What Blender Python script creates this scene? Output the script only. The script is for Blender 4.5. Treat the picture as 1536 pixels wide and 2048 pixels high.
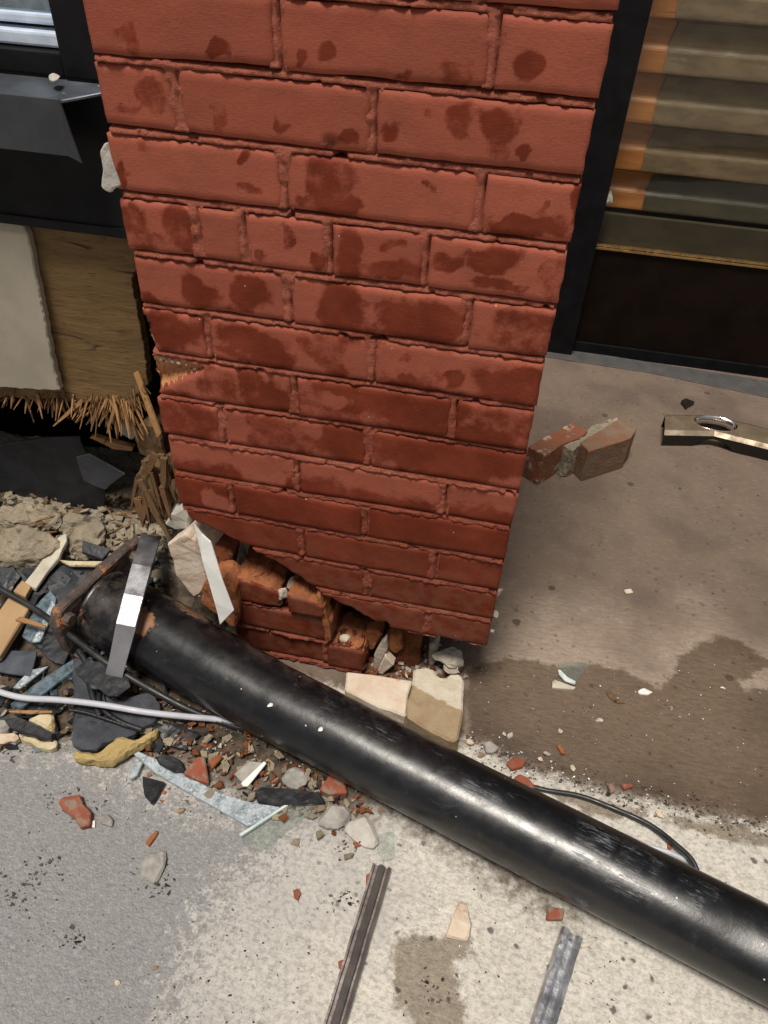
import bpy, bmesh, math, random
import numpy as np
from mathutils import Vector, Matrix, noise as mn

for o in list(bpy.data.objects):
    bpy.data.objects.remove(o)
SC = bpy.context.scene
COL = SC.collection
random.seed(7)
rng = np.random.default_rng(7)

# ------------------------------------------------------------------ camera
PITCH, YAW, ROLL = 0.7448629185, -0.1737732302, -0.0479794382
CAM = np.array([0.478419574, -0.8278524293, 1.2019768774])
FPX = 1529.154
def cam_basis():
    cp, sp = math.cos(PITCH), math.sin(PITCH); cy, sy = math.cos(YAW), math.sin(YAW)
    f = np.array([sy*cp, cy*cp, -sp]); r = np.array([cy, -sy, 0.0]); d = np.cross(f, r)
    c, s = math.cos(ROLL), math.sin(ROLL)
    return np.array([c*r + s*d, -s*r + c*d, f])
MB = cam_basis()
cam = bpy.data.objects.new('camera', bpy.data.cameras.new('camera'))
COL.objects.link(cam)
m = Matrix.Identity(4)
for i in range(3):
    m[i][0] = MB[0][i]; m[i][1] = -MB[1][i]; m[i][2] = -MB[2][i]; m[i][3] = CAM[i]
cam.matrix_world = m
cam.data.sensor_fit = 'VERTICAL'; cam.data.sensor_height = 36.0
cam.data.lens = FPX*36.0/2048.0
cam.data.clip_start = 0.02; cam.data.clip_end = 500
SC.camera = cam

# ------------------------------------------------------------------ sky, sun, exposure
SUN_EL, SUN_AZ = math.radians(73), math.radians(-106)      # azimuth counted from +X towards +Y
W = bpy.data.worlds.new('World'); SC.world = W; W.use_nodes = True
wt = W.node_tree; wt.nodes.clear()
wo = wt.nodes.new('ShaderNodeOutputWorld'); wb = wt.nodes.new('ShaderNodeBackground')
sk = wt.nodes.new('ShaderNodeTexSky'); sk.sky_type = 'NISHITA'; sk.sun_disc = False
sk.sun_elevation = SUN_EL; sk.sun_rotation = math.pi/2 - SUN_AZ
sk.dust_density = 4.0; sk.air_density = 1.0
hs = wt.nodes.new('ShaderNodeHueSaturation'); hs.inputs['Saturation'].default_value = 0.22
wt.links.new(sk.outputs[0], hs.inputs['Color']); wt.links.new(hs.outputs[0], wb.inputs['Color'])
wb.inputs['Strength'].default_value = 0.045
wt.links.new(wb.outputs[0], wo.inputs[0])
sd = bpy.data.lights.new('sun', 'SUN'); sd.energy = 3.9; sd.angle = math.radians(15.0); sd.color = (1.0, 0.93, 0.83)
sun = bpy.data.objects.new('sun', sd); COL.objects.link(sun)
sdir = Vector((math.cos(SUN_EL)*math.cos(SUN_AZ), math.cos(SUN_EL)*math.sin(SUN_AZ), math.sin(SUN_EL)))
sun.rotation_euler = sdir.to_track_quat('Z', 'Y').to_euler()
sun.location = (2, -1, 3)
SC.view_settings.view_transform = 'Standard'; SC.view_settings.look = 'None'
SC.view_settings.gamma = 1.0; SC.view_settings.use_curve_mapping = False
SC.view_settings.exposure = 0.0

# ------------------------------------------------------------------ helpers: rays, noise
def ray(u, v):
    return MB.T @ np.array([(u-768)/FPX, (v-1024)/FPX, 1.0])
def G(u, v, z=0.0):
    d = ray(u, v); return Vector(CAM + d*((z-CAM[2])/d[2]))
def F(u, v, y=0.0):
    d = ray(u, v); return Vector(CAM + d*((y-CAM[1])/d[1]))

def _h(ix, iy, iz, s):
    n = (ix.astype(np.int64)*374761393 + iy.astype(np.int64)*668265263 + iz.astype(np.int64)*2147483647 + s*1274126177) & 0xffffffff
    n = ((n ^ (n >> 13))*1274126177) & 0xffffffff
    n = ((n ^ (n >> 16))*2246822519) & 0xffffffff
    return ((n ^ (n >> 15)) & 0xffffff)/float(0xffffff)*2-1
def vn(x, y, z=0.0, s=0):
    x = np.asarray(x, float); y = np.asarray(y, float); z = np.asarray(z, float) + 0*x
    ix, iy, iz = np.floor(x), np.floor(y), np.floor(z)
    fx, fy, fz = x-ix, y-iy, z-iz
    fx, fy, fz = fx*fx*(3-2*fx), fy*fy*(3-2*fy), fz*fz*(3-2*fz)
    r = 0
    for a in (0, 1):
        for b in (0, 1):
            for c in (0, 1):
                w = (fx if a else 1-fx)*(fy if b else 1-fy)*(fz if c else 1-fz)
                r = r + w*_h(ix+a, iy+b, iz+c, s)
    return r
def fbm(x, y, z=0.0, o=4, s=0):
    r, a = 0, 1.0
    for i in range(o):
        r = r + a*vn(np.asarray(x)*2**i, np.asarray(y)*2**i, np.asarray(z)*2**i, s+i); a *= .5
    return r/1.8

def sdf_poly(px, py, poly):
    """signed distance, positive inside"""
    px = np.asarray(px, float); py = np.asarray(py, float)
    d = np.full(px.shape, 1e9); ins = np.zeros(px.shape, bool)
    n = len(poly)
    for i in range(n):
        ax, ay = poly[i][0], poly[i][1]; bx, by = poly[(i+1) % n][0], poly[(i+1) % n][1]
        ex, ey = bx-ax, by-ay
        t = np.clip(((px-ax)*ex + (py-ay)*ey)/(ex*ex+ey*ey+1e-12), 0, 1)
        d = np.minimum(d, np.hypot(px-ax-t*ex, py-ay-t*ey))
        c = ((ay > py) != (by > py)) & (px < (bx-ax)*(py-ay)/((by-ay)+1e-12) + ax)
        ins ^= c
    return np.where(ins, d, -d)

# ------------------------------------------------------------------ helpers: objects
def tag(o, label=None, cat=None, group=None, kind=None):
    if label: o['label'] = label
    if cat: o['category'] = cat
    if group: o['group'] = group
    if kind: o['kind'] = kind
    return o
def thing(name, label, cat, loc=(0, 0, 0), group=None):
    o = bpy.data.objects.new(name, None); COL.objects.link(o)
    o.location = loc; o.empty_display_size = .02
    return tag(o, label, cat, group)
def link(name, me, mats, parent=None, smooth=False):
    o = bpy.data.objects.new(name, me); COL.objects.link(o)
    for mt in (mats if isinstance(mats, (list, tuple)) else [mats]):
        me.materials.append(mt)
    if parent is not None:
        o.parent = parent
        o.matrix_parent_inverse = Matrix.Translation(parent.location).inverted() if parent.type == 'EMPTY' else Matrix.Identity(4)
    if smooth:
        me.polygons.foreach_set('use_smooth', [True]*len(me.polygons))
    return o
def from_bm(name, bm, mats, parent=None, smooth=False):
    me = bpy.data.meshes.new(name)
    bmesh.ops.recalc_face_normals(bm, faces=bm.faces)
    bm.to_mesh(me); bm.free()
    return link(name, me, mats, parent, smooth)
def from_py(name, v, f, mats, parent=None, smooth=False):
    me = bpy.data.meshes.new(name); me.from_pydata([tuple(p) for p in v], [], f); me.update()
    return link(name, me, mats, parent, smooth)
def box_bm(bm, x0, x1, y0, y1, z0, z1, bev=0.0):
    vs = [bm.verts.new((x, y, z)) for x in (x0, x1) for y in (y0, y1) for z in (z0, z1)]
    fs = [(0, 1, 3, 2), (4, 6, 7, 5), (0, 4, 5, 1), (2, 3, 7, 6), (0, 2, 6, 4), (1, 5, 7, 3)]
    nf = [bm.faces.new([vs[i] for i in f]) for f in fs]
    if bev > 0:
        es = list({e for f in nf for e in f.edges})
        bmesh.ops.bevel(bm, geom=es, offset=bev, segments=2, affect='EDGES', profile=.6)
def box(name, x0, x1, y0, y1, z0, z1, mt, parent=None, bev=0.003):
    bm = bmesh.new(); box_bm(bm, x0, x1, y0, y1, z0, z1, bev)
    return from_bm(name, bm, mt, parent)
def prism(name, top, ext, mt, parent=None, bev=.002, rough=0.0, cuts=0, smooth=False, seed=0, edge=0.0):
    """closed outline 'top' extruded along ext; bevelled; optional broken-surface displacement"""
    pts = [Vector(p) for p in top]
    if edge > 0:                      # break up long edges
        q = []
        rr = random.Random(seed+11)
        for i, p in enumerate(pts):
            n = pts[(i+1) % len(pts)]; L = (n-p).length; k = max(1, int(L/(edge*4)))
            ax = (n-p).normalized().cross(Vector(ext).normalized())
            for j in range(k):
                q.append(p.lerp(n, j/k) + (ax*rr.uniform(-edge, edge) if j else Vector()))
        pts = q
    bm = bmesh.new()
    vs = [bm.verts.new(p) for p in pts]
    f = bm.faces.new(vs)
    r = bmesh.ops.extrude_face_region(bm, geom=[f])
    bmesh.ops.translate(bm, verts=[g for g in r['geom'] if isinstance(g, bmesh.types.BMVert)], vec=Vector(ext))
    if bev > 0:
        bmesh.ops.bevel(bm, geom=list(bm.edges), offset=bev, segments=1, affect='EDGES', clamp_overlap=True)
    if rough > 0:
        bmesh.ops.triangulate(bm, faces=bm.faces)
        for c in range(cuts):
            es = [e for e in bm.edges if e.calc_length() > .006]
            bmesh.ops.subdivide_edges(bm, edges=es, cuts=1)
            bmesh.ops.triangulate(bm, faces=bm.faces)
        for v in bm.verts:
            p = v.co*90 + Vector((seed*3.1, seed*1.7, 0))
            v.co += mn.noise_vector(p)*rough + mn.noise_vector(p*.35)*rough*1.4
    return from_bm(name, bm, mt, parent, smooth)
def rock_bm(bm, c, s, rot, seed, cuts=3, rough=.12, detail=2):
    rr = random.Random(seed)
    r = bmesh.ops.create_icosphere(bm, subdivisions=detail, radius=1.0)
    vs = r['verts']
    planes = [(Vector((rr.uniform(-1, 1), rr.uniform(-1, 1), rr.uniform(-1, 1))).normalized(), rr.uniform(.35, .75)) for _ in range(cuts+4)]
    R = Matrix.Rotation(rot[0], 3, 'X') @ Matrix.Rotation(rot[1], 3, 'Y') @ Matrix.Rotation(rot[2], 3, 'Z')
    o = Vector((seed*1.3, seed*.7, seed*2.1))
    for v in vs:
        p = v.co.copy()
        for n, d in planes:
            e = p.dot(n)-d
            if e > 0: p -= n*e
        p += mn.noise_vector(p*2.3+o)*rough
        v.co = R @ Vector((p.x*s[0], p.y*s[1], p.z*s[2])) + Vector(c)
def rock(name, c, s, mt, parent=None, rot=None, seed=0, rough=.1, detail=2):
    bm = bmesh.new(); rr = random.Random(seed*17+3)
    rot = rot or (rr.uniform(-.4, .4), rr.uniform(-.4, .4), rr.uniform(0, 6.28))
    rock_bm(bm, c, s, rot, seed, rough=rough, detail=detail)
    return from_bm(name, bm, mt, parent)
def tube(name, pts, r, mt, parent=None, seg=10, taper=None):
    """smooth tube through points (Catmull-Rom)"""
    P = [Vector(p) for p in pts]; Q = []
    for i in range(len(P)-1):
        a, b, c, d = P[max(i-1, 0)], P[i], P[i+1], P[min(i+2, len(P)-1)]
        for k in range(8):
            t = k/8
            Q.append(.5*((2*b)+(c-a)*t+(2*a-5*b+4*c-d)*t*t+(3*b-a-3*c+d)*t**3))
    Q.append(P[-1])
    bm = bmesh.new(); rings = []
    up = Vector((0, 0, 1))
    for i, q in enumerate(Q):
        t = (Q[min(i+1, len(Q)-1)]-Q[max(i-1, 0)]).normalized()
        a = t.cross(up).normalized(); b = a.cross(t)
        rad = r*(taper(i/(len(Q)-1)) if taper else 1)
        rings.append([bm.verts.new(q+(a*math.cos(2*math.pi*k/seg)+b*math.sin(2*math.pi*k/seg))*rad) for k in range(seg)])
    for i in range(len(rings)-1):
        for k in range(seg):
            bm.faces.new((rings[i][k], rings[i][(k+1) % seg], rings[i+1][(k+1) % seg], rings[i+1][k]))
    bm.faces.new(rings[0]); bm.faces.new(rings[-1])
    return from_bm(name, bm, mt, parent, True)
def profile_bar(name, a, b, prof, mt, parent=None, up=(0, 0, 1), nseg=14, wob=0.0, seed=0):
    """closed 2-D profile (across, up) swept from a to b"""
    a, b = Vector(a), Vector(b); t = (b-a).normalized(); s = t.cross(Vector(up)).normalized(); u = s.cross(t)
    bm = bmesh.new(); rings = []
    for i in range(nseg+1):
        c = a.lerp(b, i/nseg)
        w = mn.noise_vector(Vector((i*.37+seed, seed*2.3, 0)))*wob
        rings.append([bm.verts.new(c+s*p[0]+u*p[1]+w+mn.noise_vector(Vector((i*.9+seed, j*.5, 3)))*wob*.5) for j, p in enumerate(prof)])
    n = len(prof)
    for i in range(nseg):
        for k in range(n):
            bm.faces.new((rings[i][k], rings[i][(k+1) % n], rings[i+1][(k+1) % n], rings[i+1][k]))
    bm.faces.new(rings[0]); bm.faces.new(rings[-1])
    return from_bm(name, bm, mt, parent)
def set_attr(me, name, vals):
    at = me.attributes.new(name, 'FLOAT', 'POINT'); at.data.foreach_set('value', np.asarray(vals, np.float32))

# ------------------------------------------------------------------ material kit
class NT:
    def __init__(s, name):
        s.m = bpy.data.materials.new(name); s.m.use_nodes = True; s.t = s.m.node_tree; s.t.nodes.clear()
        s.out = s.t.nodes.new('ShaderNodeOutputMaterial')
    def n(s, ty, **kw):
        nd = s.t.nodes.new('ShaderNode'+ty)
        for k, v in kw.items():
            if hasattr(nd, k) and not k.startswith('i_'): setattr(nd, k, v)
        return nd
    def set(s, sock, v):
        if isinstance(v, bpy.types.NodeSocket): s.t.links.new(v, sock)
        elif isinstance(v, (tuple, list)) and sock.type == 'RGBA': sock.default_value = (*v[:3], 1)
        else: sock.default_value = v
    def pos(s): return s.n('NewGeometry').outputs['Position']
    def objc(s): return s.n('TexCoord').outputs['Object']
    def mapv(s, v, sc=(1, 1, 1), rot=(0, 0, 0)):
        nd = s.n('Mapping'); s.set(nd.inputs['Vector'], v); nd.inputs['Scale'].default_value = sc; nd.inputs['Rotation'].default_value = rot
        return nd.outputs[0]
    def noise(s, v, sc, det=4, rough=.55, dist=0.0):
        nd = s.n('TexNoise'); s.set(nd.inputs['Vector'], v); nd.inputs['Scale'].default_value = sc
        nd.inputs['Detail'].default_value = det; nd.inputs['Roughness'].default_value = rough; nd.inputs['Distortion'].default_value = dist
        return nd.outputs['Fac']
    def vor(s, v, sc, out='Distance', feat='F1', rnd=1.0):
        nd = s.n('TexVoronoi'); nd.feature = feat; s.set(nd.inputs['Vector'], v); nd.inputs['Scale'].default_value = sc
        nd.inputs['Randomness'].default_value = rnd
        return nd.outputs[out]
    def math(s, op, a, b=0.0, c=None):
        nd = s.n('Math'); nd.operation = op; s.set(nd.inputs[0], a); s.set(nd.inputs[1], b)
        if c is not None: s.set(nd.inputs[2], c)
        return nd.outputs[0]
    def ramp(s, v, lo, hi, a=0.0, b=1.0, smooth=True):
        nd = s.n('MapRange'); nd.interpolation_type = 'SMOOTHSTEP' if smooth else 'LINEAR'
        s.set(nd.inputs['Value'], v); nd.inputs['From Min'].default_value = lo; nd.inputs['From Max'].default_value = hi
        nd.inputs['To Min'].default_value = a; nd.inputs['To Max'].default_value = b
        return nd.outputs[0]
    def mix(s, f, a, b, mode='MIX'):
        nd = s.n('Mix'); nd.data_type = 'RGBA'; nd.blend_type = mode
        s.set(nd.inputs[0], f); s.set(nd.inputs[6], a); s.set(nd.inputs[7], b)
        return nd.outputs[2]
    def attr(s, name):
        nd = s.n('Attribute'); nd.attribute_name = name; return nd.outputs['Fac']
    def bump(s, h, strength=.3, dist=.002, normal=None):
        nd = s.n('Bump'); nd.inputs['Strength'].default_value = strength; nd.inputs['Distance'].default_value = dist
        s.set(nd.inputs['Height'], h)
        if normal is not None: s.set(nd.inputs['Normal'], normal)
        return nd.outputs[0]
    def bsdf(s, color, rough=.6, metal=0.0, normal=None, spec=.4, coat=0.0, **kw):
        b = s.n('BsdfPrincipled'); s.set(b.inputs['Base Color'], color); s.set(b.inputs['Roughness'], rough)
        s.set(b.inputs['Metallic'], metal); s.set(b.inputs['Specular IOR Level'], spec)
        if coat: b.inputs['Coat Weight'].default_value = coat
        if normal is not None: s.set(b.inputs['Normal'], normal)
        for k, v in kw.items(): s.set(b.inputs[k], v)
        s.t.links.new(b.outputs[0], s.out.inputs[0]); return s.m

def simple(name, c1, c2, sc=30, rough=.7, bump=.4, bsc=120, bd=.002, metal=0.0, stretch=(1, 1, 1), spec=.4, c3=None, c3sc=60, c3lo=.6, c3hi=.7, rot=(0, 0, 0)):
    k = NT(name); p = k.mapv(k.pos(), stretch, rot)
    col = k.mix(k.ramp(k.noise(p, sc, 5, .6), .32, .68), c1, c2)
    if c3: col = k.mix(k.ramp(k.noise(p, c3sc, 4, .65), c3lo, c3hi), col, c3)
    r = k.ramp(k.noise(p, sc*1.7, 4), .3, .7, max(rough-.12, .04), min(rough+.12, 1))
    return k.bsdf(col, r, metal, k.bump(k.noise(p, bsc, 5, .65), bump, bd), spec)

def brick_paint(name='painted_brick', mortar=False):
    k = NT(name); p = k.pos()
    n1 = k.noise(p, 42, 5, .62); n2 = k.noise(p, 230, 4, .65); n3 = k.noise(p, 14, 4, .6)
    st = k.noise(k.mapv(p, (1, 1, 7)), 120, 4, .6)
    w = k.math('ADD', k.attr('wet'), k.math('MULTIPLY', k.math('SUBTRACT', n1, .5), 1.0))
    w = k.math('ADD', w, k.math('MULTIPLY', k.math('SUBTRACT', n2, .5), .22))
    w = k.ramp(w, -.14, .24)
    dry = k.mix(k.ramp(n3, .3, .7), (.325, .086, .052), (.28, .077, .048))
    dry = k.mix(k.ramp(st, .45, .75, 0, .3), dry, (.385, .128, .085))
    oi = k.n('ObjectInfo').outputs['Random']
    dry = k.mix(1.0, dry, k.mix(oi, (.90, .88, .88), (1.05, 1.06, 1.06)), 'MULTIPLY')
    wet = k.mix(k.ramp(n3, .3, .7), (.160, .025, .009), (.120, .019, .0075))
    wet = k.mix(k.ramp(st, .5, .75, 0, .35), wet, (.21, .045, .022))
    col = k.mix(k.math('MULTIPLY', w, k.ramp(n3, .25, .6, .78, .97)), dry, wet)
    du = k.math('MULTIPLY', k.attr('dust'), k.ramp(k.noise(p, 38, 5, .65), .35, .62))
    col = k.mix(k.math('MULTIPLY', du, .6), col, (.19, .078, .048))
    # fine scuffs, pin holes, specks
    col = k.mix(k.ramp(k.noise(p, 95, 5, .75), .64, .74, 0, .55), col, (.10, .028, .016))
    col = k.mix(k.ramp(k.noise(k.mapv(p, (1, 1, 2.2), (0, .5, 0)), 60, 6, .8), .66, .76, 0, .35), col, (.42, .22, .17))
    vc = k.n('TexVoronoi'); k.set(vc.inputs['Vector'], p); vc.inputs['Scale'].default_value = 75
    sc = k.n('SeparateColor'); k.set(sc.inputs[0], vc.outputs['Color'])
    sp = k.math('MULTIPLY', k.ramp(vc.outputs['Distance'], .05, .11, 1, 0), k.math('GREATER_THAN', sc.outputs[0], .965))
    col = k.mix(k.math('MULTIPLY', sp, .8), col, (.50, .45, .40))
    if mortar:
        g = k.noise(p, 320, 4, .75); g2 = k.noise(p, 120, 5, .7)
        col = k.mix(k.ramp(g2, .60, .70, 0, .65), col, (.055, .016, .010))
        col = k.mix(.45, col, (.43, .135, .088))
        col = k.mix(k.math('MULTIPLY', k.math('SUBTRACT', 1.0, w), .3), col, (.44, .15, .10))
        col = k.mix(k.ramp(g, .55, .72, 0, .35), col, (.44, .19, .135))
        h = k.math('ADD', k.math('MULTIPLY', g, .9), g2)
        return k.bsdf(col, .85, 0, k.bump(h, 1.0, .0045), .1)
    h = k.math('ADD', k.math('MULTIPLY', st, .5), k.math('MULTIPLY', n2, .7))
    h = k.math('ADD', h, k.math('MULTIPLY', k.noise(p, 70, 5, .7), .8))
    return k.bsdf(col, k.mix(w, (.74,)*3, (.52,)*3), 0, k.bump(h, .45, .0016), .15)
def raw_brick(name='raw_brick', a=(.37, .14, .06), b=(.24, .085, .04)):
    k = NT(name); p = k.pos()
    n = k.noise(p, 90, 6, .7); n3 = k.noise(p, 28, 4)
    col = k.mix(k.ramp(n3, .3, .7), a, b)
    col = k.mix(k.ramp(n, .55, .72), col, (.12, .04, .02))
    col = k.mix(k.ramp(k.noise(p, 170, 3), .66, .74, 0, .7), col, (.55, .40, .28))
    return k.bsdf(col, .95, 0, k.bump(n, .9, .005), .1)
M = {}
M['brick'] = brick_paint(); M['brick_mortar'] = brick_paint('painted_mortar', True)
M['raw'] = raw_brick()
M['raw_tan'] = raw_brick('raw_brick_tan', (.62, .30, .14), (.48, .22, .10))
M['raw_dark'] = raw_brick('raw_brick_dark', (.22, .08, .035), (.13, .05, .025))
M['mortar'] = simple('pale_mortar', (.52, .46, .38), (.36, .31, .25), 40, .95, .8, 150, .004, c3=(.2, .17, .13), c3lo=.62, c3hi=.72)
M['core'] = simple('pillar_core', (.10, .05, .035), (.05, .03, .02), 40, .95, .8, 90, .004)
def damp_block():
    k = NT('mortared_bed_face'); p = k.pos(); sx = k.n('SeparateXYZ'); k.set(sx.inputs[0], p)
    col = k.mix(k.ramp(k.noise(p, 35, 5, .6), .32, .68), (.62, .56, .45), (.52, .45, .35))
    col = k.mix(k.ramp(k.noise(p, 70, 5, .7), .60, .70, 0, .5), col, (.34, .27, .2))
    e = k.math('ADD', sx.outputs[1], k.math('MULTIPLY', k.math('SUBTRACT', k.noise(p, 38, 4), .5), .035))
    e = k.math('ADD', e, k.math('MULTIPLY', sx.outputs[0], .35))
    col = k.mix(k.ramp(e, .113, .107), col, k.mix(1.0, col, (.60, .50, .39), 'MULTIPLY'))
    return k.bsdf(col, .88, 0, k.bump(k.noise(p, 110, 6, .75), .9, .004), .2)
M['limestone'] = damp_block()
M['chunk_pink'] = simple('pinkish_mortared_brick', (.62, .54, .44), (.55, .42, .32), 30, .92, .6, 120, .003, c3=(.50, .27, .17), c3sc=22, c3lo=.6, c3hi=.7)
M['stone_grey'] = simple('grey_stone', (.36, .34, .31), (.22, .21, .19), 40, .9, .6, 120, .003)
M['plaster'] = simple('crumbled_plaster', (.34, .28, .20), (.22, .185, .135), 22, .95, 1.0, 90, .006, c3=(.10, .08, .06), c3sc=35, c3lo=.58, c3hi=.68)
M['soil'] = simple('debris_soil', (.075, .055, .04), (.15, .115, .085), 35, .9, 1.0, 110, .006, c3=(.02, .016, .014), c3sc=25, c3lo=.5, c3hi=.6)
M['black_frame'] = simple('black_painted_metal', (.006, .0062, .007), (.010, .010, .012), 20, .42, .12, 80, .001, spec=.12)
M['black_panel'] = simple('black_panel_paint', (.008, .008, .009), (.011, .011, .0125), 12, .55, .15, 60, .001, spec=.12)
M['dark_void'] = simple('dark_cavity', (.006, .005, .005), (.011, .010, .009), 12, .95, .2, 60, .002, spec=.12)
M['membrane'] = simple('black_membrane', (.010, .011, .014), (.020, .022, .027), 18, .5, .5, 60, .003, c3=(.09, .09, .095), c3sc=14, c3lo=.66, c3hi=.8)
M['black_plastic'] = simple('black_plastic', (.012, .012, .014), (.022, .022, .026), 40, .38, .4, 120, .002, c3=(.2, .2, .2), c3sc=120, c3lo=.70, c3hi=.76)
M['sheet_metal'] = simple('grey_sheet_metal', (.10, .115, .14), (.055, .062, .075), 16, .45, .2, 60, .001, metal=.3, c3=(.3, .32, .34), c3sc=70, c3lo=.66, c3hi=.75)
M['panel_grey'] = simple('dark_grey_sheet', (.05, .054, .062), (.032, .034, .04), 16, .5, .2, 60, .001)
M['white_sash'] = simple('white_sash', (.62, .70, .84), (.48, .56, .68), 30, .4, .25, 90, .001)
M['putty'] = simple('pale_putty', (.50, .47, .42), (.36, .34, .31), 30, .8, .6, 90, .003)
M['board'] = simple('pale_board', (.37, .33, .265), (.30, .265, .21), 9, .7, .3, 90, .001, c3=(.15, .13, .11), c3sc=14, c3lo=.7, c3hi=.8)
def wood(name, a, b, dark, sc, stretch, rough=.75, rot=(0, 0, 0), wave=True):
    k = NT(name); p = k.mapv(k.pos(), stretch, rot)
    n = k.noise(p, sc, 6, .6, 1.2); n2 = k.noise(p, sc*4, 5, .7, .4)
    col = k.mix(k.ramp(n, .3, .7), a, b)
    col = k.mix(k.ramp(n2, .56, .72, 0, .75), col, dark)
    col = k.mix(k.ramp(k.noise(p, sc*.7, 3, .5, 2.0), .63, .72), col, dark)
    return k.bsdf(col, rough, 0, k.bump(n2, .5, .003), .3)
M['ply'] = wood('plywood_face', (.20, .125, .05), (.13, .075, .032), (.025, .015, .008), 7, (1.2, 1, 7))
M['splinter'] = wood('splintered_wood', (.34, .185, .075), (.25, .13, .05), (.10, .05, .025), 30, (1, 1, 1))
M['splinter_dark'] = wood('splintered_wood_dark', (.17, .09, .038), (.12, .062, .027), (.05, .025, .012), 30, (1, 1, 1))  # darker wood tone for variety among the splinters
M['old_wood'] = wood('broken_old_wood', (.17, .10, .045), (.10, .06, .03), (.02, .012, .008), 18, (4, 4, 1))
M['cardboard'] = simple('tan_board', (.40, .26, .135), (.34, .215, .11), 14, .7, .3, 140, .001)
M['pale_stick'] = wood('weathered_stick', (.58, .53, .44), (.46, .42, .34), (.22, .19, .15), 18, (1, 1, 1))
M['foam'] = simple('yellow_foam', (.47, .35, .15), (.38, .27, .11), 25, .9, .9, 160, .004, c3=(.25, .17, .08), c3sc=30, c3lo=.64, c3hi=.72)
M['cream'] = simple('cream_foam', (.60, .53, .36), (.50, .42, .26), 25, .9, .8, 130, .003, c3=(.3, .2, .08), c3sc=30, c3lo=.6, c3hi=.7)
M['alu'] = simple('brushed_aluminium', (.50, .50, .53), (.40, .40, .43), 20, .36, .3, 240, .001, metal=.85, stretch=(1, 1, 1), c3=(.22, .20, .19), c3sc=18, c3lo=.62, c3hi=.75)
M['alu_rail'] = simple('scuffed_aluminium', (.60, .61, .64), (.36, .36, .39), 35, .38, .5, 60, .002, metal=.9, c3=(.10, .09, .09), c3sc=30, c3lo=.58, c3hi=.68)
M['bronze'] = simple('bronze_anodised', (.30, .265, .25), (.20, .175, .165), 30, .40, .4, 160, .001, metal=.75, c3=(.38, .34, .32), c3sc=50, c3lo=.62, c3hi=.74)
M['rust'] = simple('rusty_plate', (.105, .075, .065), (.055, .042, .040), 24, .65, .9, 70, .005, c3=(.36, .15, .06), c3sc=20, c3lo=.60, c3hi=.70)
M['white_trim'] = simple('white_trim', (.78, .78, .76), (.68, .68, .66), 30, .6, .3, 180, .001, c3=(.4, .4, .38), c3sc=90, c3lo=.68, c3hi=.74)
M['cable_grey'] = simple('grey_cable', (.50, .51, .56), (.42, .43, .48), 30, .45, .1, 100, .001)
M['cable_black'] = simple('black_cable', (.016, .016, .018), (.03, .03, .03), 30, .4, .2, 100, .001)
M['red_tile'] = simple('red_brick_shard', (.27, .075, .04), (.21, .06, .034), 30, .85, .6, 130, .002, c3=(.22, .165, .125), c3sc=45, c3lo=.46, c3hi=.64)
M['chrome'] = simple('polished_metal', (.83, .80, .74), (.76, .73, .68), 10, .12, .05, 40, .001, metal=1.0)
M['chrome_warm_reflection'] = simple('polished_metal_warm_reflection', (.62, .50, .36), (.52, .40, .27), 14, .24, .0, 40, .001, metal=.8)  # gold tint paints the warm reflection of interior wood into the metal
M['black_anod'] = simple('black_anodised', (.012, .011, .010), (.018, .016, .014), 10, .35, .05, 40, .001)
M['copper'] = wood('copper_wood', (.48, .18, .05), (.36, .125, .034), (.15, .05, .016), 5, (.6, 2, 5), .42)
M['olive'] = simple('dusty_olive_slat', (.215, .138, .075), (.13, .082, .045), 12, .6, .4, 180, .001, stretch=(1, 3, 3), c3=(.20, .165, .11), c3sc=16, c3lo=.6, c3hi=.75)
M['olive_dark'] = simple('dusty_dark_board', (.07, .052, .03), (.045, .034, .02), 10, .55, .3, 90, .001, stretch=(1, 3, 3))
M['brown_dark'] = simple('dark_brown_bulkhead', (.012, .0065, .004), (.007, .004, .003), 10, .5, .15, 60, .001, spec=.12)
M['brass'] = simple('brass_trim', (.55, .38, .18), (.42, .28, .12), 30, .3, .2, 90, .001, metal=.9)
M['shade_strip'] = simple('grey_shade_strip', (.075, .072, .070), (.055, .053, .052), 20, .7, .3, 90, .001)
def glass(name, tint, gl=.10, rough=.03, body=0.0, bodycol=(.8, .9, .9), crack=0.0):
    k = NT(name); p = k.pos()
    tr = k.n('BsdfTransparent'); k.set(tr.inputs[0], tint)
    g = k.n('BsdfGlossy'); g.inputs['Roughness'].default_value = rough
    if crack:
        h = k.vor(p, 160, 'Distance', 'F1'); k.set(g.inputs['Normal'], k.bump(h, crack, .004))
    lw = k.n('LayerWeight'); lw.inputs['Blend'].default_value = .25
    f = k.math('ADD', k.math('MULTIPLY', lw.outputs['Fresnel'], .12), gl)
    ms = k.n('MixShader'); k.set(ms.inputs[0], f); k.t.links.new(tr.outputs[0], ms.inputs[1]); k.t.links.new(g.outputs[0], ms.inputs[2])
    last = ms.outputs[0]
    if body > 0:
        d = k.n('BsdfDiffuse'); k.set(d.inputs[0], bodycol)
        m2 = k.n('MixShader')
        bf = k.math('MULTIPLY', k.ramp(k.noise(k.mapv(p, (1, 1, 1)), 60, 5, .7), .25, .7), body) if crack else body
        k.set(m2.inputs[0], bf); k.t.links.new(last, m2.inputs[1]); k.t.links.new(d.outputs[0], m2.inputs[2]); last = m2.outputs[0]
    k.t.links.new(last, k.out.inputs[0]); return k.m
M['glass'] = glass('clear_glass', (.93, .95, .94), .012)
M['glass_green'] = glass('greenish_glass', (.95, .97, .96), .07, .05, .05, (.6, .7, .66))
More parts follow.
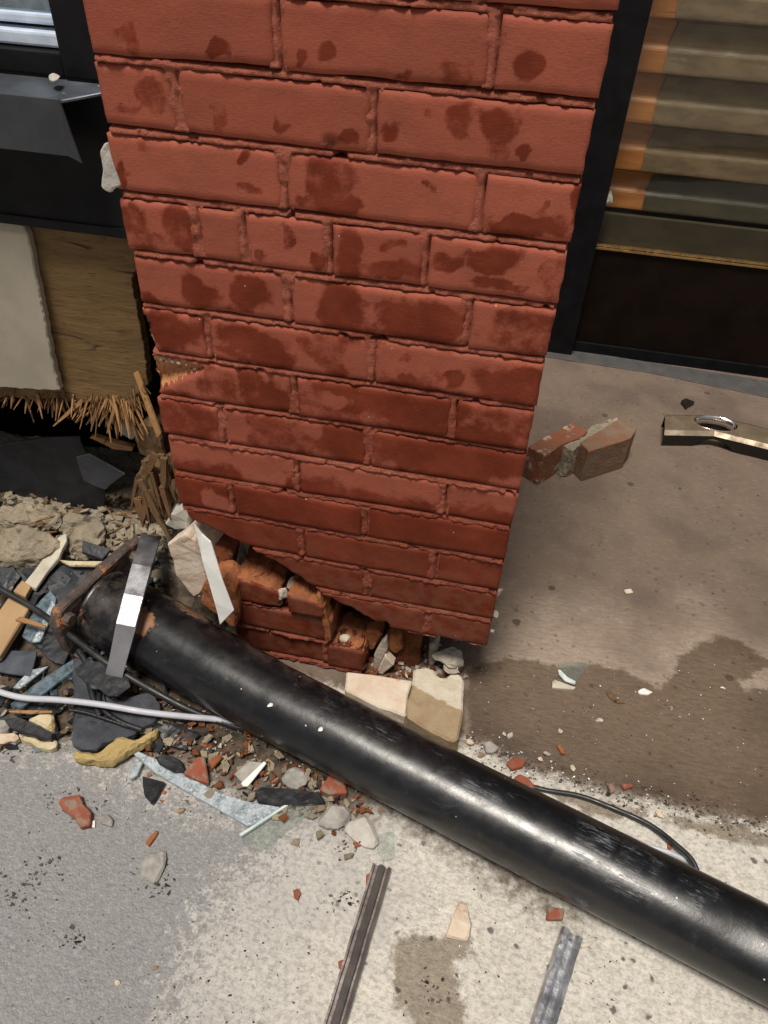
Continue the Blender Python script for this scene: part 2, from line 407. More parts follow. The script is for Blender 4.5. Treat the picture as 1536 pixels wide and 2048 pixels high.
M['glass_blue'] = glass('pale_blue_glass', (.7, .8, .85), .10, .15, .45, (.30, .38, .44), .12)
M['glass_craze'] = glass('crazed_glass', (.8, .86, .88), .06, .3, .85, (.50, .56, .60), .5)
M['glass_edge'] = simple('glass_edge', (.44, .54, .51), (.62, .68, .66), 60, .15, .4, 200, .001)

def pipe_mat():
    k = NT('black_steel_pipe'); p = k.objc()
    sx = k.n('SeparateXYZ'); k.set(sx.inputs[0], p)
    sm = k.noise(p, 22, 5, .6, .6); fine = k.noise(p, 260, 4, .65)
    col = k.mix(k.ramp(sm, .35, .7), (.0028, .0031, .0042), (.0065, .0068, .0085))
    # dusty smears
    sme = k.ramp(k.noise(k.mapv(p, (1, 1.6, 1.6)), 14, 6, .7, 1.4), .56, .76, 0, .32)
    col = k.mix(sme, col, (.085, .088, .098))
    # scratches: streaks nearly along the pipe, gathered in a patch on the upper side
    s1 = k.ramp(k.noise(k.mapv(p, (4, 60, 60), (0, 0, .05)), 6, 5, .75), .53, .60)
    s2 = k.ramp(k.noise(k.mapv(p, (9, 80, 80), (0, 0, -.14)), 5, 5, .75), .55, .62)
    ms = k.ramp(k.attr('scr'), .05, .5)
    pn = k.ramp(k.noise(p, 11, 6, .7, .5), .46, .66)
    scr = k.math('MULTIPLY', k.math('MULTIPLY', k.math('MAXIMUM', s1, s2), ms), pn)
    col = k.mix(scr, col, (.17, .178, .20))
    # rust, brown dirt at the broken end, floor reflection painted on the upper back
    ru = k.math('ADD', k.attr('rust'), k.math('MULTIPLY', k.math('SUBTRACT', k.noise(p, 40, 5, .65), .5), 1.0))
    col = k.mix(k.ramp(ru, .30, .42), col, k.mix(k.noise(p, 60, 4), (.34, .15, .07), (.13, .07, .05)))
    dirt = k.math('MULTIPLY', k.attr('dirt'), k.ramp(k.noise(p, 30, 5, .7), .4, .65))  # real dirt at the broken end plus the painted floor reflection
    col = k.mix(k.math('MULTIPLY', dirt, .8), col, (.075, .058, .048))
    vc = k.n('TexVoronoi'); k.set(vc.inputs['Vector'], p); vc.inputs['Scale'].default_value = 70
    sc = k.n('SeparateColor'); k.set(sc.inputs[0], vc.outputs['Color'])
    sp = k.math('MULTIPLY', k.ramp(vc.outputs['Distance'], .05, .12, 1, 0), k.math('GREATER_THAN', sc.outputs[0], .93))
    col = k.mix(sp, col, (.6, .6, .6))
    r = k.ramp(k.noise(p, 34, 5, .65, .5), .3, .72, .26, .40)
    r = k.math('ADD', r, k.math('MULTIPLY', k.math('MAXIMUM', scr, sme), .25))
    return k.bsdf(col, r, 0, k.bump(k.math('ADD', k.math('MULTIPLY', fine, .3), k.math('ADD', sm, k.math('MULTIPLY', scr, .4))), .16, .0025), .68)
M['pipe'] = pipe_mat()

def ground_mat():
    k = NT('ground_surface'); p = k.pos()
    n1 = k.noise(p, 9, 6, .62); n2 = k.noise(p, 45, 6, .65); n3 = k.noise(p, 220, 4, .65)
    strk = k.noise(k.mapv(p, (10, 30, 1), (0, 0, -.15)), 5, 5, .65, .4)
    # pale concrete
    pale = k.mix(k.ramp(n2, .3, .7), (.55, .52, .465), (.455, .43, .39))
    pale = k.mix(k.ramp(n1, .45, .7, 0, .5), pale, (.40, .375, .335))
    # asphalt
    ag = k.n('TexVoronoi'); k.set(ag.inputs['Vector'], k.mapv(p, (1, 1.0, 1))); ag.inputs['Scale'].default_value = 300
    agc = k.n('SeparateColor'); k.set(agc.inputs[0], ag.outputs['Color'])
    asp = k.mix(k.ramp(k.noise(k.mapv(p, (1, 1.9, 1), (0, 0, .35)), 120, 6, .8), .36, .64), (.030, .029, .032), (.225, .223, .231))
    asp = k.mix(.15, asp, agc.outputs[0])
    asp = k.mix(k.ramp(n3, .52, .72, 0, .7), asp, (.40, .39, .385))
    asp = k.mix(k.ramp(k.noise(k.mapv(p, (1, 1.8, 1), (0, 0, .35)), 62, 6, .75), .52, .62, 0, .75), asp, (.06, .058, .06))
    asp = k.mix(k.ramp(k.noise(k.mapv(p, (1, 2.0, 1), (0, 0, .35)), 150, 3, .6), .60, .68, 0, .8), asp, (.46, .455, .46))
    asp = k.mix(k.ramp(n1, .5, .7, 0, .3), asp, (.25, .242, .23))
    gm = k.noise(k.mapv(p, (1, 1.9, 1), (0, 0, .35)), 85, 5, .8)
    asp = k.mix(1.0, asp, k.mix(k.ramp(gm, .36, .64), (.28, .28, .29), (1.08, 1.075, 1.10)), 'MULTIPLY')
    a = k.math('ADD', k.attr('asph'), k.math('MULTIPLY', k.math('SUBTRACT', k.noise(p, 60, 7, .75), .5), .42))
    a = k.math('ADD', a, k.math('MULTIPLY', k.math('SUBTRACT', n3, .5), .20))
    pm = k.noise(k.mapv(p, (1, 1.6, 1), (0, 0, .35)), 100, 5, .78)
    pale = k.mix(1.0, pale, k.mix(k.ramp(pm, .34, .58), (.74, .735, .73), (1.16, 1.155, 1.14)), 'MULTIPLY')
    col = k.mix(k.ramp(a, -.03, .04), pale, asp)
    # entry floor
    fl = k.mix(k.ramp(n1, .3, .7), (.165, .118, .087), (.134, .096, .071))
    fl = k.mix(k.ramp(strk, .5, .72, 0, .6), fl, (.235, .168, .122))
    fl = k.mix(k.ramp(k.noise(p, 5, 3), .48, .66, 0, .75), fl, (.105, .076, .058))
    f = k.math('ADD', k.attr('floor'), k.math('MULTIPLY', k.math('SUBTRACT', n2, .5), .05))
    col = k.mix(k.ramp(f, -.008, .012), col, fl)
    # brighter light on the near floor painted into the colour, with dusty streaks
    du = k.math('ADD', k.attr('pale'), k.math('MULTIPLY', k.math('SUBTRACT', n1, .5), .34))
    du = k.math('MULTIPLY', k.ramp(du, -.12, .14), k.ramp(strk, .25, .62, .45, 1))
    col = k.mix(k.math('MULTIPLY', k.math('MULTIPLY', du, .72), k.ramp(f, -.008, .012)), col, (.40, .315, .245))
    # speckle: dark pits and crumbs
    wv = k.n('VectorMath'); wv.operation = 'MULTIPLY_ADD'; wn = k.n('TexNoise'); k.set(wn.inputs['Vector'], p); wn.inputs['Scale'].default_value = 45; wn.inputs['Detail'].default_value = 4
    k.set(wv.inputs[0], wn.outputs['Color']); wv.inputs[1].default_value = (.016, .016, 0); k.set(wv.inputs[2], p)
    vp = k.n('TexVoronoi'); k.set(vp.inputs['Vector'], wv.outputs[0]); vp.inputs['Scale'].default_value = 58
    vpc = k.n('SeparateColor'); k.set(vpc.inputs[0], vp.outputs['Color'])
    wob = k.math('ADD', vp.outputs['Distance'], k.math('MULTIPLY', k.math('SUBTRACT', n3, .5), .35))
    wob = k.math('ADD', wob, k.math('MULTIPLY', vpc.outputs[1], .26))
    pit = k.math('MULTIPLY', k.ramp(wob, .16, .34, 1, 0), k.math('GREATER_THAN', vpc.outputs[0], .58))
    pitm = k.ramp(k.attr('floor'), -.02, .03, .85, .45)
    col = k.mix(k.math('MULTIPLY', pit, pitm), col, (.055, .047, .042))
    # grime patches in the pale concrete near the asphalt
    gr = k.math('MULTIPLY', k.ramp(k.noise(p, 110, 6, .75), .50, .60), k.ramp(k.attr('asph'), -.30, -.02, .34, 1))
    col = k.mix(k.math('MULTIPLY', gr, .72), col, (.15, .145, .145))
    col = k.mix(k.math('MULTIPLY', k.ramp(k.math('ADD', k.attr('asph'), k.math('MULTIPLY', k.math('SUBTRACT', n1, .5), .35)), -.34, -.02, 0, .55), k.ramp(k.attr('floor'), .0, -.02, 0, 1)), col, (.33, .325, .325))
    # soil
    d = k.math('ADD', k.attr('dirt'), k.math('MULTIPLY', k.math('SUBTRACT', k.noise(p, 50, 6, .7), .5), .16))
    col = k.mix(k.ramp(d, -.02, .05, 0, .93), col, k.mix(k.ramp(n2, .35, .65), (.055, .042, .032), (.13, .10, .075)))
    # water
    w = k.math('ADD', k.attr('wet'), k.math('MULTIPLY', k.math('SUBTRACT', n2, .5), .035))
    w = k.math('ADD', w, k.math('MULTIPLY', k.math('SUBTRACT', n3, .5), .012))
    w = k.math('ADD', w, k.math('MULTIPLY', k.math('SUBTRACT', n1, .5), .05))
    w = k.ramp(w, -.006, .007)
    col = k.mix(w, col, k.mix(1.0, col, (.46, .415, .36), 'MULTIPLY'))
    # small drips on the floor
    vd = k.n('TexVoronoi'); k.set(vd.inputs['Vector'], p); vd.inputs['Scale'].default_value = 17
    vdc = k.n('SeparateColor'); k.set(vdc.inputs[0], vd.outputs['Color'])
    wd = k.math('ADD', vd.outputs['Distance'], k.math('MULTIPLY', k.math('SUBTRACT', n2, .5), .22))
    dr = k.math('MULTIPLY', k.ramp(wd, .12, .16, 1, 0), k.math('GREATER_THAN', vdc.outputs[0], .82))
    dr = k.math('MULTIPLY', dr, k.ramp(k.attr('floor'), .0, .05))
    col = k.mix(k.math('MULTIPLY', dr, .75), col, (.05, .038, .03))
    rough = k.mix(w, (.86,)*3, (.52,)*3)
    h = k.math('ADD', k.math('MULTIPLY', n3, .6), k.math('ADD', k.math('MULTIPLY', strk, .8), k.math('MULTIPLY', pit, -.6)))
    h = k.math('ADD', h, k.math('MULTIPLY', k.math('MULTIPLY', ag.outputs['Distance'], -1.2), k.ramp(a, -.05, .06)))
    return k.bsdf(col, rough, 0, k.bump(h, .55, .003), .35)
M['ground'] = ground_mat()

# ------------------------------------------------------------------ ground
def gxy(pts): return [tuple(G(u, v)[:2]) for u, v in pts]
JOINT = [(-.8, .02), (.30, -.035)] + gxy([(930, 1478), (980, 1492), (1050, 1532), (1140, 1560), (1250, 1590), (1400, 1622), (1536, 1652)]) + [(2.2, -.16)]
def joint_y(x): return np.interp(x, [p[0] for p in JOINT], [p[1] for p in JOINT])
WET_A = gxy([(931, 1342), (983, 1325), (1037, 1317), (1115, 1335), (1190, 1330), (1252, 1340), (1312, 1372), (1351, 1342), (1360, 1317), (1397, 1292), (1434, 1272), (1480, 1280), (1509, 1301), (1536, 1321)]) + [(1.2, .22), (1.2, -.10)] + gxy([(1536, 1640), (1400, 1618), (1250, 1588), (1140, 1556), (1050, 1528), (980, 1490), (930, 1478)])
DRY_B = gxy([(1478, 1362), (1500, 1345), (1536, 1335), (1590, 1330), (1590, 1375), (1536, 1378), (1490, 1382)])
WET_C = gxy([(783, 1886), (837, 1857), (880, 1865), (939, 1875), (943, 1901), (917, 1919), (914, 1956), (925, 1999), (936, 2060), (930, 2110), (840, 2090), (830, 2048), (786, 2010), (779, 1967), (775, 1912)])
WET_D = [tuple(G(1060, 1570)[:2]), tuple(G(1200, 1600)[:2]), tuple(G(1400, 1640)[:2]), tuple(G(1536, 1668)[:2]), (1.2, -.13)] + gxy([(1536, 1690), (1400, 1672), (1300, 1640), (1180, 1630)])
ASPH = gxy([(560, 1640), (520, 1700), (430, 1790), (378, 1877), (350, 1960), (335, 2060)]) + [(.0, -3), (-4, -3), (-4, .6)] + gxy([(0, 1480), (160, 1510), (300, 1580), (420, 1620)])
DIRT = gxy([(-200, 1460), (0, 1490), (140, 1500), (240, 1520), (330, 1560), (430, 1590), (520, 1640), (600, 1640), (700, 1680), (760, 1640), (900, 1720), (1080, 1840), (1180, 1880), (1190, 1840), (900, 1560), (700, 1400), (480, 1260)]) + [(-.1, .3), (-1, .5)]
LIT_FLOOR = gxy([(960, 1330), (1010, 1230), (1090, 1190), (1180, 1230), (1270, 1290), (1400, 1240), (1560, 1330), (1600, 1600), (1400, 1610), (1200, 1570), (1050, 1520), (940, 1470)])
DIRT2 = gxy([(920, 1455), (1000, 1478), (1080, 1530), (1200, 1560), (1330, 1590), (1440, 1622), (1536, 1640), (1700, 1680), (1700, 1700), (1536, 1652), (1420, 1634), (1300, 1608), (1180, 1585), (1050, 1545), (960, 1510), (910, 1480)])
def ground_fields(x, y):
    fl = y - joint_y(x)
    wet = np.maximum.reduce([sdf_poly(x, y, WET_A), sdf_poly(x, y, WET_C), sdf_poly(x, y, WET_D)])
    wet = np.minimum(wet, -sdf_poly(x, y, DRY_B))
    wet = np.clip(wet, -.1, .1)
    asph = np.clip(sdf_poly(x, y, ASPH), -.4, .4)
    dirt = np.clip(np.maximum(sdf_poly(x, y, DIRT), sdf_poly(x, y, DIRT2)), -.2, .2)
    return fl, wet, asph, dirt
def build_ground():
    xs = np.concatenate([[-40, -12, -4, -2, -1.5], np.arange(-1.1, 1.75, .0075), [2.2, 3, 5, 12, 40]])
    ys = np.concatenate([[-40, -12, -4, -2, -1.4], np.arange(-.95, 1.62, .0075), [2, 3, 5, 12, 40]])
    X, Y = np.meshgrid(xs, ys)
    fl, wet, asph, dirt = ground_fields(X.ravel(), Y.ravel())
    x, y = X.ravel(), Y.ravel()
    groove = np.exp(-((fl+.004*fbm(x*40, y*40, 0, 3, 5))/.005)**2)*np.clip(.7+fbm(x*25, y*25, 0, 2, 9), 0, 1)*(x > .3)
    z = -.007*groove + .0012*fbm(x*12, y*12, 0, 4, 2) + .0012*fbm(x*60, y*60, 0, 3, 3)*(asph > -.05)
    z = np.where((np.abs(x) > 1.7) | (np.abs(y) > 1.5), 0.0, z)
    nx, ny = len(xs), len(ys)
    idx = np.arange(nx*ny).reshape(ny, nx)
    f = np.stack([idx[:-1, :-1], idx[:-1, 1:], idx[1:, 1:], idx[1:, :-1]], -1).reshape(-1, 4)
    o = from_py('ground', np.stack([x, y, z], 1).tolist(), f.tolist(), M['ground'], None, True)
    for n_, a in (('floor', np.clip(fl, -.2, .2)), ('pale', np.clip(sdf_poly(x, y, LIT_FLOOR), -.3, .3)), ('wet', wet), ('asph', asph), ('dirt', dirt)): set_attr(o.data, n_, a)
    tag(o, 'speckled pale concrete, grey asphalt and wet brown entry floor', None, None, 'structure')
build_ground()

# debris heap at the foot of the wall: heightfield
def heap_h(x, y):
    x = np.asarray(x, float); y = np.asarray(y, float)
    left = np.clip((.05-x)/.10, 0, 1)
    left = left*left*(3-2*left)
    prof = np.interp(y, [-.33, -.24, -.12, .0, .08, .14, .40], [-.02, .004, .018, .05, .10, .155, .17])
    prof2 = np.interp(y, [-.34, -.27, -.20, -.12, -.04, .03, .3], [-.02, -.004, .008, .006, .0, -.02, -.02])
    end = np.clip((.43-x)/.12, 0, 1)
    h = left*prof + (1-left)*(prof2*end - .02*(1-end))
    return h
def H(x, y): return float(heap_h(np.array([x]), np.array([y]))[0])
def S(u, v, dz=0.0):
    z = 0.0
    for _ in range(12):
        p = G(u, v, z+dz); z = max(0.0, .5*z + .5*max(0, H(p.x, p.y)))
    p = G(u, v, z+dz); return p
def build_heap():
    xs = np.arange(-1.05, .46, .006); ys = np.arange(-.35, .34, .006)
    X, Y = np.meshgrid(xs, ys); x, y = X.ravel(), Y.ravel()
    z = heap_h(x, y)
    amp = np.clip((z+.02)/.03, 0, 1)
    z = z + amp*(.010*fbm(x*28, y*28, 0, 4, 21) + .006*np.abs(fbm(x*80, y*80, 0, 3, 22))) - .004
    # keep clear of the pipe
    n0 = x*.284 + y*.9586 + .07
    z = np.where(np.abs(n0) < .085, np.minimum(z, .004+.12*np.maximum(0, np.abs(n0)-.03)), z)
    nx, ny = len(xs), len(ys); idx = np.arange(nx*ny).reshape(ny, nx)
    f = np.stack([idx[:-1, :-1], idx[:-1, 1:], idx[1:, 1:], idx[1:, :-1]], -1).reshape(-1, 4)
    zz = z[f].max(1); f = f[zz > -.006]
    k = NT('debris_heap'); p = k.pos()
    sx = k.n('SeparateXYZ'); k.set(sx.inputs[0], p)
    soil = k.mix(k.ramp(k.noise(p, 40, 6, .7), .35, .65), (.035, .027, .021), (.13, .098, .07))
    pl = k.mix(k.ramp(k.noise(p, 24, 6, .65), .3, .7), (.22, .185, .135), (.36, .31, .24))
    pl = k.mix(k.ramp(k.noise(p, 50, 4, .65), .56, .66), pl, (.12, .095, .07))
    hh = k.math('ADD', sx.outputs[2], k.math('MULTIPLY', k.math('SUBTRACT', k.noise(p, 18, 4), .5), .05))
    col = k.mix(k.ramp(hh, .085, .11), soil, pl)
    mt = k.bsdf(col, .95, 0, k.bump(k.noise(p, 130, 6, .7), .9, .005), .2)
    o = from_py('rubble_heap', np.stack([x, y, z], 1).tolist(), f.tolist(), mt, None, False)
    tag(o, 'crumbled plaster and dark soil heaped along the broken wall foot', None, None, 'stuff')
build_heap()

# ------------------------------------------------------------------ the brick pillar
CH, JT = .0705, .0102
PW = .5216
def row_z(k): return 1.07 - CH*k
CRX = [-.02, .003, .015, .054, .112, .121, .162, .229, .264, .322, .40, .45]
CRZ = [.375, .365, .335, .316, .298, .284, .262, .214, .203, .166, .150, .150]
def crack(x): return np.interp(x, CRX, CRZ) + .006*fbm(np.asarray(x)*34, 0*np.asarray(x), 0, 2, 71) + .0035*fbm(np.asarray(x)*150, 0*np.asarray(x), 0, 2, 72)
ROWS = {-5: [.21, .42], -4: [.09, .30], -3: [.21, .425], -2: [.095, .305], -1: [.204, .418], 0: [.09, .305, .40], 1: [.204, .417], 2: [.089, .303], 3: [.203, .421], 4: [.094, .150, .255, .367], 5: [.202, .423], 6: [.088, .309],
        7: [.203, .419], 8: [.091, .307], 9: [.201, .419], 10: [.092, .303], 11: [.203, .416], 12: [.095, .309], 13: [.205, .416]}
WETS = [(258,85,25,22),(440,105,28,16),(657,112,20,22),(605,125,15,10),(925,152,40,22),(800,150,16,18),(1055,130,30,36),(298,185,24,38),(262,230,22,12),(430,235,17,27),(558,248,13,18),(700,275,25,15),
    (780,253,20,22),(918,243,34,36),(1002,250,38,38),(1042,310,16,18),(1000,300,22,16),(855,218,10,16),(285,285,10,25),(242,345,12,22),(490,315,13,13),(500,380,30,14),(660,370,46,62),(605,395,20,12),(868,378,18,12),(700,415,30,20),
    (1050,455,80,28),(1085,412,14,9),(1150,410,16,38),(270,440,25,38),(360,455,30,42),(290,485,50,20),(575,470,15,30),(520,512,16,12),(635,518,17,15),(700,505,26,58),(790,490,25,16),(790,540,60,18),
    (985,515,52,34),(900,530,36,22),(1000,570,60,12),(1110,560,25,42),(400,590,35,30),(300,600,22,14),(495,590,42,36),(455,618,20,10),(680,625,46,62),(850,645,95,46),(748,612,12,8),(770,660,90,20),(1055,665,70,44),
    (335,660,50,46),(390,650,20,30),(490,678,62,26),(545,712,44,32),(640,690,45,34),(660,735,25,16),(468,710,36,10),(810,720,10,7),(868,740,15,8),(905,757,20,12),(805,752,20,12),(850,700,12,6),(1030,765,90,38),
    (440,775,46,32),(500,770,32,40),(560,800,46,28),(610,795,40,40),(700,790,70,45),(830,805,130,46),(1000,845,90,60),(375,840,56,45),(560,865,84,48),(690,880,64,45),(900,900,180,60)]
DRYS = [(470,855,28,36),(622,860,26,16),(520,940,52,28),(395,905,34,14),(665,800,30,16),(735,760,40,10),(430,1000,26,20),(440,730,20,12)]
def face_fields(x, z):
    x = np.asarray(x, float); z = np.asarray(z, float)
    # pixel radii are turned into metres on the face
    x, z = x + .012*fbm(x*42, z*42, 0, 4, 61) + .0035*fbm(x*150, z*150, 0, 2, 63), z + .014*fbm(x*42, z*42, 0, 4, 62) + .0035*fbm(x*150, z*150, 0, 2, 64)
    w = np.full(x.shape, -1.0)
    for (u, v, ru, rv) in WETS:
        c = F(u, v); a = F(u+ru, v); b = F(u, v+rv)
        sx = (a-c).length; sz = (b-c).length
        h_ = math.sin(u*12.9898+v*78.233)*43758.5453; h_ -= math.floor(h_)
        w = np.maximum(w, np.minimum(1.05-np.hypot((x-c.x)/sx, (z-c.z)/sz), .0 + .5*h_))
    w = np.maximum(w, np.clip((.47-z)/.06, -1, .55) + .12*fbm(x*9, z*9, 0, 2, 4))
    for (u, v, ru, rv) in DRYS:
        c = F(u, v); a = F(u+ru, v); b = F(u, v+rv)
        w = np.minimum(w, np.hypot((x-c.x)/(a-c).length, (z-c.z)/(b-c).length)-1)
    return np.clip(w, -.8, .6), np.clip((.40-z)/.18, 0, 1)
CHIPS = [(662, 288, 20, 12, .008), (1050, 1230, 6, 4, .002), (985, 60, 10, 12, .006), (745, 235, 6, 20, .004)]

def brick_face(name, x0, x1, z0, z1, parent, seed, proud=0.0, depth=.09, bot=None, top=None, raw_l=False, raw_r=False, chip=None, step=.0045, rawmat='raw'):
    """painted brick: fine front face with worn edges; sides behind. bot/top(x): broken outline."""
    nx = max(6, int((x1-x0)/step)); nz = max(6, int((z1-z0)/step))
    if bot is not None or top is not None:
        xs = np.linspace(x0, x1, 200); zb = np.maximum(z0, bot(xs)) if bot is not None else np.full(200, z0)
        zt = np.minimum(z1, top(xs)) if top is not None else np.full(200, z1)
        ok = xs[(zt-zb) > .008]
        if len(ok) < 8: return None
        x0, x1 = float(ok.min()), float(ok.max()); nx = max(6, int((x1-x0)/step))
    ex = np.linspace(0, 1, nx+1); ez = np.linspace(0, 1, nz+1)
    # denser at the edges
    U, V = np.meshgrid(ex, ez); u, v = U.ravel(), V.ravel()
    xl = x0 + .0016*fbm(v*4, 0*v, seed, 3, 1); xr = x1 + .0016*fbm(v*4, 0*v, seed, 3, 2)
    X = xl + (xr-xl)*u
    tilt = random.Random(seed).uniform(-.0012, .0012)
    zb = z0 + .0015*fbm(X*24, 0*X, seed, 3, 3) + tilt*(u-.5)*2
    zt = z1 + .0015*fbm(X*24, 0*X, seed, 3, 4) + tilt*(u-.5)*2
    brk_b = np.zeros_like(X, bool); brk_t = brk_b.copy()
    if bot is not None:
        b = bot(X) + .004*fbm(X*60, 0*X, seed, 3, 6); brk_b = b > zb; zb = np.maximum(zb, b)
    if top is not None:
        t = top(X) + .005*fbm(X*60, 0*X, seed, 3, 7); brk_t = t < zt; zt = np.minimum(zt, t)
    Z = zb + (zt-zb)*v
    d = np.minimum.reduce([(X-x0), (x1-X), (Z-zb), (zt-Z)])
    d = np.maximum(d, 0)
    dc = np.minimum(np.hypot(np.minimum(X-x0, .02), np.minimum(Z-zb, .02)), 1)
    r = .0020 + .0022*np.clip(fbm(X*30, Z*30, seed, 2, 19)+.1, 0, 1)
    e = np.clip((r-d)/r, 0, 1)
    Yv = -proud + .0020*e**2 + .0008*fbm(X*45, Z*45, seed, 4, 8) + .0016*fbm(X*9, Z*9, seed, 2, 12)
    Yv += .0016*np.clip(fbm(X*48, Z*48, seed, 3, 13)-.15, 0, 1)*np.clip((.007-d)/.007, 0, 1)*2
    rawm = np.zeros_like(X)
    for (cu, cv, ru, rv, dp) in CHIPS:
        c = F(cu, cv); a = F(cu+ru, cv); b = F(cu, cv+rv)
        k = 1-np.hypot((X-c.x)/(a-c).length, (Z-c.z)/(b-c).length) + .5*fbm(X*160, Z*160, 0, 2, 15)
        Yv += dp*np.clip(k*2.5, 0, 1)
    if chip is not None:
        s = sdf_poly(X, Z, chip) + .003*fbm(X*80, Z*80, 0, 3, 16)
        k = np.clip(s/.006, 0, 1); Yv += np.where(s > 0, .006+.9*np.clip(s, 0, .03)+.003*fbm(X*120, Z*120, 0, 3, 17), 0); rawm = (s > .001)*1.0
    if bot is not None:
        lip = bot(X) + .005 + .016*np.clip(fbm(X*28, Z*28, 0, 3, 18), -.2, 1) - Z
        Yv += np.clip(lip, 0, .02)*.8*np.where(brk_b, 1, 0); rawm = np.maximum(rawm, ((lip > .0012) & brk_b)*1.0)
    if top is not None:
        lip = Z - (zt - .002 - .008*np.clip(fbm(X*50, Z*50, seed, 3, 20), -.1, 1))
        Yv += np.clip(lip, 0, .02)*.9; rawm = np.maximum(rawm, (lip > .0012)*1.0)
    n = (nx+1)*(nz+1)
    verts = list(zip(X.tolist(), Yv.tolist(), Z.tolist()))
    idx = np.arange(n).reshape(nz+1, nx+1)
    faces = np.stack([idx[:-1, :-1], idx[:-1, 1:], idx[1:, 1:], idx[1:, :-1]], -1).reshape(-1, 4)
    mi = [1 if rawm[f].mean() > .5 else 0 for f in faces]
    faces = faces.tolist()
    # sides: rings going back
    loop = list(idx[0, :]) + list(idx[1:, -1]) + list(idx[-1, -2::-1]) + list(idx[-2:0:-1, 0])
    side = ['b']*nx + ['r']*nz + ['t']*nx + ['l']*nz
    prev = [int(i) for i in loop]
    rs_ = random.Random(seed*31)
    for q, yy in enumerate((.010, .022, .036, .05, .066, depth) if (bot is not None or top is not None) else (.012, .035, depth)):
        cur = []
        for li, i in enumerate(loop):
            p = verts[i]; sd_ = side[li]; i = int(i)
            rw = (sd_ == 'b' and brk_b[i]) or (sd_ == 't' and (brk_t[i] or top is not None)) or (sd_ == 'l' and raw_l) or (sd_ == 'r' and raw_r)
            j = .0032 if rw else .0006
            dz = .010*mn.noise(Vector((p[0]*60, yy*60, seed))) + .005*mn.noise(Vector((p[0]*170, yy*170, seed))) if rw and sd_ in 'bt' else 0
            cur.append(len(verts))
            verts.append((p[0]+rs_.uniform(-j, j), yy, p[2]+rs_.uniform(-j, j)*.6+dz))
        L = len(loop)
        for a in range(L):
            b = (a+1) % L
            faces.append([prev[b], prev[a], cur[a], cur[b]])
            s = side[a]; i = int(loop[a])
            raw = (s == 'b' and brk_b[i]) or (s == 't' and top is not None) or (s == 'l' and raw_l) or (s == 'r' and raw_r)
            mi.append(1 if raw else 0)
        prev = cur
    faces.append(prev[::-1]); mi.append(1)
    me = bpy.data.meshes.new(name); me.from_pydata(verts, [], faces); me.update()
    me.polygons.foreach_set('material_index', mi)
    va = np.array(verts); w, du = face_fields(va[:, 0], va[:, 2])
    set_attr(me, 'wet', w); set_attr(me, 'dust', du)
    return link(name, me, [M['brick'], M[rawmat]], parent, True)

def mortar_sheet(name, x0, x1, z0, z1, rows, parent, lo=None, hi=None, st=.0022, y_off=0.0):
    xs = np.arange(x0, x1+st*.5, st); zs = np.arange(z0, z1, st)
    X, Z = np.meshgrid(xs, zs); x, z = X.ravel(), Z.ravel()
    k = np.floor((1.07+CH*20-z)/CH) - 19            # course number
    zb = 1.07-CH*k
    t = (z-zb)/CH                                     # 0 at joint centre below
    jt = np.where(t < .5, t*CH, (t-1)*CH)             # signed distance to joint centre (+ above)
    rel = np.clip(.5 + (-jt)/(JT), 0, 1)              # 1 at lower side of joint, 0 at top
    # painted joint: nearly flush and lumpy, with an open crack under the brick above
    y = .0002 + .0030*fbm(x*130, z*170, 0, 4, 31) + .0022*fbm(x*26, z*60, 0, 3, 32) + .0022*(1-rel)
    crk = np.clip(fbm(x*14, z*9, 0, 3, 37)+.85, 0, 1)
    topd = (JT*.5 - jt)*1000 + 1.2*fbm(x*70, 0*x, k, 3, 38)     # mm below the upper brick
    topd = np.where(jt < JT*.9, topd, -1)
    y += .026*crk*np.clip(1-np.abs(topd-.5)/2.1, 0, 1)**.7
    holes = np.clip(fbm(x*45, z*70, 0, 3, 33)-.42, 0, 1)
    y += .045*holes
    y -= .0022*np.clip(fbm(x*18, z*40, 0, 3, 34)-.20, 0, 1)*2
    # deep away from the joints (hidden behind bricks)
    for kk, js in rows.items():
        inr = (z > row_z(kk)+JT*.5) & (z < row_z(kk)+CH-JT*.5)
        sg = np.array([x-j for j in js]); ii = np.argmin(np.abs(sg), axis=0); sv = sg[ii, np.arange(len(x))]; dv = np.abs(sv)
        vj = inr & (dv < JT)
        edge = np.clip(1-np.abs((JT*.42-sv)*1000-.5+1.0*fbm(z*80, 0*z, kk, 2, 39))/2.4, 0, 1)**.7
        vy = .0008+.003*fbm(x*110, z*90, 0, 4, 35)+.0028*fbm(x*30, z*25, 0, 3, 42)+.018*edge*np.clip(fbm(z*22, x*4, kk, 2, 36)+.35, 0, 1)
        y = np.where(vj, vy, y)
        y = np.where(inr & ~vj, .045, y)
    nx, nz = len(xs), len(zs); idx = np.arange(nx*nz).reshape(nz, nx)
    f = np.stack([idx[:-1, :-1], idx[:-1, 1:], idx[1:, 1:], idx[1:, :-1]], -1).reshape(-1, 4)
    cx = x[f].mean(1); cz = z[f].mean(1); keep = np.ones(len(f), bool)
    if lo is not None: keep &= cz > lo(cx)+.004+.004*fbm(cx*50, 0*cx, 0, 3, 40)
    if hi is not None: keep &= cz < hi(cx)-.002+.004*fbm(cx*50, 0*cx, 0, 3, 41)
    f = f[keep]
    o = from_py(name, np.stack([x, y+y_off, z], 1).tolist(), f.tolist(), M['brick_mortar'], parent, True)
    w, du = face_fields(x, z); set_attr(o.data, 'wet', np.minimum(w, w*.6+.0)); set_attr(o.data, 'dust', du)
    return o

